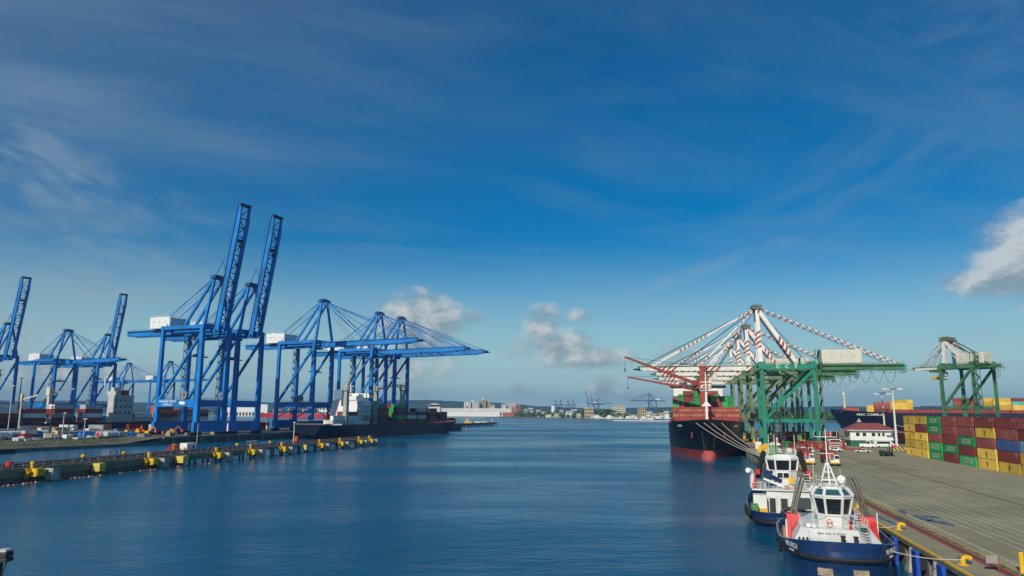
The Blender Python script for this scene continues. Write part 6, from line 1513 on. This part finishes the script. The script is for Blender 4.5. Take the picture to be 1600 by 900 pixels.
for i in range(16):
    if cp_ is None:
        cp_ = empty('parked_car'); m=MB(); m.yprism([(-2.2,.35),(2.2,.35),(2.2,.8),(1.3,.95),(.7,1.45),(-1.3,1.45),(-2.0,.95),(-2.2,.9)],-.85,.85); m.build('body',M_dark,cp_); m=MB(); m.box(-1.2,.65,-.87,.87,1.0,1.38); m.build('window',M_glass,cp_); m=MB()
        for x in (-1.4,1.4):
            for y in (-.8,.8): m.path([(x,y-.1,.33),(x,y+.1,.33)],.33,10)
        m.build('wheel',M_black,cp_); o=cp_; src=list(cp_.children)[0].data.materials[0]
    else: o = copy_tree(cp_, None, {src:[M_dark,M_white,M_lgrey,M_red,M_bpipe][i%5]})
    o.location = l2w(-379-(i//8)*8, yu(-379-(i//8)*8, 62+(i%8)*9.5), ZL); o.rotation_euler.z = -LA+rnd.uniform(-.1,.1); cname=['black','white','silver','red','blue'][i%5]
    tag(o,'%s car parked in the left yard, %s in the %s row' % (cname, ORD[i%8], ('front','back')[i//8]),'car','cars parked in the left yard')
for i,(x,y,hh,mm,w) in enumerate(((-392,yu(-392,40),30,M_dark,'left of the far housed crane'),(-352,yu(-352,93),15,M_dark,'thick dark one right of the white tank trailer'),(-396,yu(-396,28),26,M_cream,'pale with crossbar at far left'),(-345,yu(-345,145),9,M_lgrey,'short grey one before the blue tarpaulin'),(-398,yu(-398,6),34,M_dark,'at the left edge before the maroon pile'),(-350,yu(-350,112),12,M_lgrey,'thin one behind the grassy verge'))):
    m=MB(); m.beam((0,0,0),(0,0,hh),.7 if mm is M_dark else .4,.7 if mm is M_dark else .4,(1,0,0),.3,.3); m.box(-1.6,1.6,-.2,.2,hh,hh+.4); lput('lamp_post',m,mm,x,y,'lamp mast in the left yard, %s' % w,'lamp mast','lamp masts in the left yard')
rnd = random.Random(31)
kinds = [('white','crate',M_white),('tan','crate',MATS['tan paint']),('grey','block pile',M_grey),('blue','pipe bundle',M_bpipe),('cream','crate',M_cream),('yellow','machine',M_yellow),('pale grey','plate pile',M_lgrey),('dark','tyre pile',M_dark),('red','crate',M_red)]
for i in range(36):
    cn, kd, mm = kinds[i % 9]; x = [-336,-344,-353,-367,-374,-386][i % 6] + rnd.uniform(-2,2); y = yu(x, 8+i*6.3); m = MB()
    if kd == 'pipe bundle':
        for k in range(5): m.tube((-.9+k*.45,-4,.25+.4*(k%2)),(-.9+k*.45,4,.25+.4*(k%2)),.22,6)
    elif kd == 'machine': m.bbox(-1.2,1.2,-2,2,.5,1.7,.2); m.bbox(-1,1,-.3,1.2,1.7,2.9,.1); m.box(-1.3,-.7,-1.7,1.7,0,.8); m.box(.7,1.3,-1.7,1.7,0,.8)
    elif 'pile' in kd:
        for k in range(5): m.box(-1.4+rnd.uniform(-.3,.3),1.4+rnd.uniform(-.3,.3),-2.2+k*.85,-1.5+k*.9,0,rnd.uniform(.6,1.8))
    else: m.bbox(-1.2,1.2,-rnd.uniform(1.4,3.2),rnd.uniform(1.4,3.2),.1,rnd.uniform(1.5,2.7),.06); m.box(-1.22,1.22,-1.2,-1.05,.1,1.4)
    lput(kd.replace(' ','_'), m, mm, x, y, '%s %s on the left waterside strip, %s of its kind from the left' % (cn, kd, ORD[i//9]), kd, 'goods lying on the left waterside strip', rnd.uniform(-.5,.5))
for i in range(5):
    x = [-349,-370,-356,-381,-362][i]; t = empty('parked_lorry', l2w(x, yu(x, 20+i*46), ZL), -LA+rnd.uniform(-.4,.4)); tag(t, '%s parked lorry in the left yard, %s from the left' % (['white','blue','white','red','grey'][i], ORD[i]), 'lorry', 'lorries parked in the left yard')
    m = MB(); m.box(-1.2,1.2,-5,2.2,1.1,3.4); m.build('cargo_box', [M_white,M_lgrey,M_cream,M_white,M_grey][i], t); m = MB(); m.bbox(-1.2,1.2,2.5,4.6,.6,3.0,.2); m.build('cab', [M_white,M_bpipe,M_white,M_red,M_lgrey][i], t); m = MB(); m.box(-1.0,1.0,4.55,4.65,1.7,2.7); m.build('windscreen', M_glass, t)
    m = MB()
    for yy in (-4,-2.8,3.4):
        for s in (-1,1): m.path([(s*1.0-.15,yy,.5),(s*1.0+.15,yy,.5)],.5,10)
    struct(m.build('wheel', M_black, t), 'stuff')
# yellow mobile crane arm far left
t = empty('mobile_crane', l2w(-398,yu(-398,44),ZL), -LA); tag(t,'pale yellow mobile crane with slanting jib by the left pile','mobile crane'); m=MB(); m.beam((0,0,0),(0,0,21),.7,.7,(1,0,0),.5,.5); m.bbox(-.7,.7,-.7,.7,18,22,.2); m.build('tower',M_cream,t); m=MB(); m.beam((0,0,19),(10,2,21.5),.5,.7); m.build('jib',M_cream,t)
t = lput('moored_barge', MB().prism([(-3,-7),(3,-7),(3,6),(0,8.5),(-3,6)],-.5,1.6), M_dark, -311.5, yu(-311.5,12), 'dark workboat with pale timber frame moored below the left bank', 'workboat', None, 0, -ZL)
m=MB()
for k in range(4): m.beam((-1.5,-5+k*1.6,1.6),(-1.5,-5+k*1.6,3.0+k*.5),.2,.2)
m.beam((-1.5,-5.5,2.8),(-1.5,.5,4.8),.2,.3); m.box(-2,1,-5,0,1.6,2.2); m.build('timber_frame', M_cream, t)

# ================================================================== OWN SHIP: bow light in the lower left corner
P0 = Vector((-17.02, 25.5, .14))
t = empty('signal_lamp', P0); tag(t, 'dark signal lamp on a short post at the lower left corner', 'signal lamp')
m = MB(); m.beam((0,0,-1),(0,0,13.1),.26,.26,(1,0,0),.17,.17); m.tube((.02,0,11.9),(.28,-.02,12.95),.02,5); m.build('post', M_dark, t)
m = MB(); m.bbox(-.08,.34,-.2,.2,13.0,13.16,.03); m.bbox(.02,.36,-.2,.2,12.85,12.97,.03); m.build('lamp_body', M_dark, t); m=MB(); m.bbox(-.06,.30,-.18,.18,13.17,13.24,.02); m.build('lamp_cover', M_lgrey, t); MB().box(-.075,.07,-.075,.075,11.95,12.05).build('collar', M_rack, t)

# ================================================================== FAR SHORE
def ground_at(u, Y): return ((u-800)/F_PX*Y*1.0, Y)
def floors_building(name, x, y, w, dp, hgt, wall, label, floors, bays, rz=0.0, cat='building', roofm=None, roofh=1.0, win=None, extra=None):
    t = empty(name, (x, y, 1.6), rz); tag(t, label, cat, None)
    MB().box(-w/2, w/2, -dp/2, dp/2, 0, hgt).build('wall', wall, t)
    m = MB(); m.box(-w/2-.4, w/2+.4, -dp/2-.4, dp/2+.4, hgt, hgt+roofh); m.build('roof', roofm or M_lgrey, t)
    if floors:
        m = MB()
        for f in range(floors):
            z = hgt*(f+.3)/floors
            for b in range(bays):
                xx = -w/2 + w*(b+.2)/bays; m.box(xx, xx+w/bays*.6, -dp/2-.12, -dp/2+.1, z, z+hgt/floors*.45)
        struct(m.build('window', win or M_glass, t), 'stuff')
    if extra: extra(t)
    return t
M_brick = mat('brick', (.34,.14,.09), .8, .15, .1); M_tan = mat('tan render', (.46,.36,.20), .8, .1, .05); M_conc = mat('pale render', (.62,.60,.55), .8, .08, .05); M_blueband = mat('blue cladding', (.05,.16,.42), .5, .1)
def ub(u0, u1, v0, v1, Y, *a, **k):
    """a building that fills the span u0..u1 of the photograph at distance Y"""
    s = Y/F_PX*.985; x0, x1 = (u0-800)*s, (u1-800)*s; hgt = max(4, (642.5 - v0)*s + CAM_H - 1.6)
    return floors_building(k.pop('name','building'), (x0+x1)/2, Y, x1-x0, k.pop('dp', 18), hgt, *a, **k)
# long white warehouse
def wh_extra(t):
    MB().box(-93,97,-27,-25.4,0,5.0).build('plinth', M_blueband, t); m = MB()
    for k in range(14): m.box(-90+k*13,-82+k*13,-27.2,-26.9,.3,3.6)
    m.build('door', M_white, t)
ub(692,800,639.5,0,2140,M_conc,'long white warehouse with blue base on the far shore',0,0,name='warehouse',dp=50,roofm=M_white,extra=wh_extra)
ub(690,782,644,0,2112,M_white,'lower white annex in front of the long warehouse',0,0,name='warehouse',dp=10)
ub(726,736,629.5,0,2320,M_white,'white apartment block with red emblem panel behind the warehouse',7,2,extra=lambda t: MB().box(-3,3,-9.3,-8.9,12,30).build('emblem_panel', M_red, t))
ub(736,749.5,629,0,2330,M_conc,'white and green glazed block behind the warehouse',7,4,win=mat('green glass',(.05,.14,.12),.2),extra=lambda t: MB().lathe([(8,0),(8,5),(5,7)],10,(-4,0,43)).build('rooftop_tank', M_lgrey, t))
ub(752,760,625.5,0,2350,M_tan,'tall tan tower topped by a pale drum on the far shore',8,3,extra=lambda t: MB().lathe([(5,0),(5,6),(3,8)],10,(0,0,50)).build('rooftop_tank', M_cream, t))
ub(760,767.5,628.5,0,2360,M_tan,'tan apartment block right of the taller tan tower',7,3)
ub(767.5,774,634,0,2360,M_conc,'short pale block right of the tan towers',4,3)
ub(784.5,792,633,0,2230,M_white,'white wing of the brick and white hotel',6,2)
ub(791,807,631,0,2240,M_conc,'central block of the brick and white hotel with red stair head',7,6,extra=lambda t: MB().box(2,12,-9.4,-5,0,28).build('stair_tower', M_brick, t))
ub(806.5,814,633,0,2235,M_brick,'brick end block of the hotel',7,3)
ub(786,800,645.5,0,2120,M_brick,'low red roofed quay building before the hotel',0,0,roofm=M_red)
t = ub(672,690,634,0,2260,M_conc,'arched hangar roof behind the feeder ship bow',0,0,name='hangar',dp=60)
m = MB(); w = 18*2260/F_PX*.985/2; m.yprism([(w*math.cos(PI*k/10), 28+10*math.sin(PI*k/10)) for k in range(11)], -30, 30); m.build('arched_roof', M_lgrey, t)
def arches(t):
    m = MB()
    for k in range(12): m.box(-47+k*8,-42+k*8,-9.2,-8.9,1.5,10)
    m.build('opening', M_dark, t)
ub(352,420,634.5,0,1850,M_white,'long white arcaded building across the water behind the crane legs',0,0,extra=arches)
ub(500,560,637,0,1980,M_white,'white sheds across the water behind the third blue crane',2,12)
tl = empty('storage_silo', ((864-800)*2100/F_PX, 2080, 1.6)); tag(tl, 'white cylindrical silo on the far shore below the distant cranes', 'silo'); MB().lathe([(6,0),(6,28),(4,30)],14).build('shell', M_white, tl); MB().lathe([(6.1,8),(6.1,8.6)],14).build('band', M_grey, tl)
ub(914,928,637.5,0,1760,M_tan,'cream low block with flat roof among the trees',3,6,roofm=M_cream)
ub(957,978,634,0,2050,M_cream,'cream hotel standing above the trees',5,8,extra=lambda t: MB().box(-6,4,-6,6,26,31).build('roof_house', M_cream, t))
ub(998,1010,637.5,0,1620,M_tan,'tan banded office block near the black ship bow',4,4,roofm=M_brick)
rnd = random.Random(9)
sp = [(822,640,2250,'M'),(830,638,2260,'M'),(842,641,2100,'R'),(851,644,2060,'W'),(878,641,1950,'R'),(889,643,1900,'W'),(898,640,1930,'R'),(905,646,1830,'C'),(942,642,1860,'W'),(948,645,1800,'C'),(972,648,1700,'W'),(985,646,1720,'R'),(990,648,1650,'W'),(1015,643,1600,'W'),(1022,646,1560,'C'),(1034,645,1560,'R'),(1042,642,1560,'W'),(870,646,1900,'C'),(858,648,1900,'W'),(930,648,1730,'W')]
for i,(u,v,Y,c) in enumerate(sp):
    wd = rnd.uniform(6,11); mm = {'M':M_lgrey,'R':M_conc,'W':M_white,'C':M_cream}[c]; cn = {'M':'grey','R':'pale red roofed','W':'white','C':'cream'}[c]
    ub(u-wd/2,u+wd/2,v,0,Y,mm,'small %s house among the shore trees, %s' % (cn, ('%s from the left' % ORD[i]) if i < 16 else '%s of those at the waterline' % ORD[i-16]),2,3,name='house',dp=12,roofm=M_brick if c=='R' else M_grey)
# tree belt along the far shore: dense leaf clumps, one mass
M_leaf = mat('shore tree leaves', (.075,.14,.032), .9, .5, .06)
mb = MB(); rnd = random.Random(4)
def clump(x, y, z, r):
    for k in range(9):
        a = rnd.uniform(0,2*PI); b = rnd.uniform(-.6,1.2); c = Vector((x+r*.7*math.cos(a)*math.cos(b), y+r*.7*math.sin(a)*math.cos(b), z+r*.6*math.sin(b)))
        u = Vector((rnd.uniform(-1,1),rnd.uniform(-1,1),rnd.uniform(-1,1))).normalized()*r*.5; v = u.cross(Vector((rnd.uniform(-1,1),rnd.uniform(-1,1),rnd.uniform(-1,1)))).normalized()*r*.5
        mb.add([c-u-v*.6, c+u-v, c+u*.7+v, c-u+v*.8], [(0,1,2,3)])
def shore_y(u):
    pts = [(600,2150),(780,2080),(850,1960),(940,1720),(1040,1520),(1200,1440),(1320,1430)]
    for (a,ya),(b,yb) in zip(pts, pts[1:]):
        if a <= u <= b: return ya+(yb-ya)*(u-a)/(b-a)
    return 1430
for i in range(1500):
    u = rnd.uniform(812,1330) if i % 5 else rnd.uniform(600,820); Y = shore_y(u)+rnd.uniform(25,330) + (120 if u < 812 else 0); s = Y/F_PX
    dens = noise.noise(Vector((u*.02, Y*.004, 2)))
    if dens < -.22: continue
    r = rnd.uniform(2.6,5.2); hh = rnd.uniform(4,11)*(1+.5*dens) + (6 if 900 < u < 960 or 1030 < u < 1050 else 0)
    clump((u-800)*s, Y, 1.6+hh, r); clump((u-800)*s+rnd.uniform(-4,4), Y, 1.6+hh*.5, r)
struct(mb.build('shore_trees', M_leaf), 'stuff', 'belt of green trees along the far shore')
# some palms and single trees that stand out of the belt
def tree(x, y, z, h, r, label, n=70, group='single trees along the far shore'):
    t = empty('tree', (x,y,z)); tag(t, label, 'tree', group); MB().beam((0,0,0),(.3,0,h*.7),h*.07,h*.07,(1,0,0),h*.03,h*.03).build('trunk', mat('bark',(.09,.065,.045),.9), t)
    mb2 = MB(); rr = random.Random(int(x*7+y))
    for k in range(n):
        a, b, q = rr.uniform(0,2*PI), rr.uniform(-1.2,1.4), r*rr.uniform(.35,1); c = Vector((q*math.cos(a)*math.cos(b), q*math.sin(a)*math.cos(b), h*.72+q*.75*math.sin(b)))
        u = Vector((rr.uniform(-1,1),rr.uniform(-1,1),rr.uniform(-1,1))).normalized()*r*.26; v = u.cross(Vector((rr.uniform(-1,1),rr.uniform(-1,1),rr.uniform(-1,1)))).normalized()*r*.26
        mb2.add([c-u-v, c+u-v*.7, c+u+v, c-u*.8+v], [(0,1,2,3)])
    mb2.build('crown', M_leaf, t)
for i,(u,dY,h) in enumerate(((826,60,13),(846,40,12),(900,50,15),(921,60,20),(935,70,19),(944,40,16),(966,40,13),(984,60,12),(1012,40,12),(1036,60,17),(1046,50,18),(806,90,11))):
    Y = shore_y(u)+dY; tree((u-800)*Y/F_PX, Y, 1.6, h, h*.42, 'tall green tree standing out of the far shore belt, %s from the left' % ORD[i])
# boats along the far quay
def boat(x, y, L, hcol, label, sup=M_white, rz=0.0):
    t = empty('moored_boat', (x,y,0), rz); tag(t, label, 'boat', 'boats moored along the far shore'); k = L/30
    MB().grid([[( -L/2,-3.2*k,2.6*k),(L*.3,-3.4*k,2.8*k),(L/2,0,4.2*k),(L*.3,3.4*k,2.8*k),(-L/2,3.2*k,2.6*k)],[(-L/2,-2.6*k,-.6),(L*.28,-2.6*k,-.6),(L*.44,0,-.6),(L*.28,2.6*k,-.6),(-L/2,2.6*k,-.6)]], True).add([(-L/2,-3.2*k,2.5*k),(L*.3,-3.4*k,2.6*k),(L*.48,0,2.8*k),(L*.3,3.4*k,2.6*k),(-L/2,3.2*k,2.5*k)],[(0,1,2,3,4)]).build('hull', hcol, t)
    m = MB(); m.box(-L*.42,-L*.05,-2.2*k,2.2*k,2.5*k,5.2*k); m.box(-L*.35,-L*.15,-1.8*k,1.8*k,5.2*k,7.4*k); s = m.build('superstructure', sup, t); m = MB()
    for q in range(5): m.box(-L*.40+q*L*.07,-L*.37+q*L*.07,-2.25*k,-2.15*k,3.4*k,4.4*k)
    m.build('window', M_glass, s); m = MB(); m.tube((-L*.1,0,5*k),(-L*.1,0,12*k),.14*k,5); m.tube((L*.2,0,2.6*k),(L*.2,0,9*k),.14*k,5); m.build('mast', M_white, t)
M_dkb = mat('dark blue barge paint', (.02,.06,.2), .5)
for i,(u,L,hc,n) in enumerate(((938,34,M_white,'white coaster with dark waterline'),(957,38,M_white,'long white ferry'),(972,26,M_lgrey,'grey white launch'),(985,32,mat('pale turquoise paint',(.35,.55,.6),.5),'pale turquoise hulled boat'),(996,22,M_red,'small red hulled boat'),(1008,28,M_white,'white fishing vessel'),(1019,20,M_cream,'cream workboat'),(1032,34,M_dkb,'dark blue barge'),(1046,34,M_dkb,'dark blue supply boat'))):
    Y = shore_y(u)-30; boat((u-800)*Y/F_PX, Y, L, hc, '%s at the far shore, %s boat from the left' % (n, ORD[i]), rz=R(-12))
slabq = struct(MB().box(190,420,1380,1392,-2,1.8).build('far_quay', M_conc))
# distant ship-to-shore cranes beyond the trees
M_farblue = mat('grey blue crane paint', (.05,.10,.17), .6)
def far_crane(u, Y, up, label, z=1.6, rz=None, src=None):
    c = copy_tree(src or (proto_up if up else proto_dn), None, {M_blue: M_farblue, M_blue_dk: M_farblue}); c.location = ((u-800)*Y/F_PX, Y, z); c.rotation_euler.z = R(70) if rz is None else rz
    c['label'] = label; c['group'] = 'distant cranes beyond the far shore'
    for ch in list(c.children):
        if ch.name.split('.')[0] in ('lettering','logo','stair_tower','hoist_rope','spreader','cable_reel'): bpy.data.objects.remove(ch)
far_src = copy_tree(proto_dn)
for i,u in enumerate((868,876,887,895)): far_crane(u, 5150 if i < 2 else 5100, False, 'tiny distant crane in the row of four beyond the trees, %s from the left' % ORD[i], rz=R(-80))
for ch in [far_src]+list(far_src.children_recursive): bpy.data.objects.remove(ch)
far_crane(919, 4200, True, 'tiny distant crane with raised boom, left of the two', rz=R(170)); far_crane(926, 4700, True, 'tiny distant crane with raised boom, right of the two', rz=R(170)); far_crane(935, 4300, False, 'tiny distant crane with lowered boom beside the raised pair', rz=R(0))
far_crane(1012, 3000, False, 'small grey blue distant crane left of the black ship, boom lowered to the left', rz=R(180))
# ================================================================== AIR
hz = MB().box(-9500, 9500, -1000, 7700, -7.5, 165).build('haze', None); hz['kind'] = 'stuff'; hz['label'] = 'thin blue sea haze'
hm = bpy.data.materials.new('haze air'); hm.use_nodes = True; g = NT(hm.node_tree)
for nd in list(hm.node_tree.nodes): hm.node_tree.nodes.remove(nd)
o_ = g.n('ShaderNodeOutputMaterial'); pv = g.n('ShaderNodeVolumePrincipled'); pv.inputs['Color'].default_value = (.30,.60,1,1); pv.inputs['Density'].default_value = 1.1e-4; pv.inputs['Anisotropy'].default_value = .2
hm.node_tree.links.new(pv.outputs[0], o_.inputs['Volume']); hz.data.materials.append(hm)
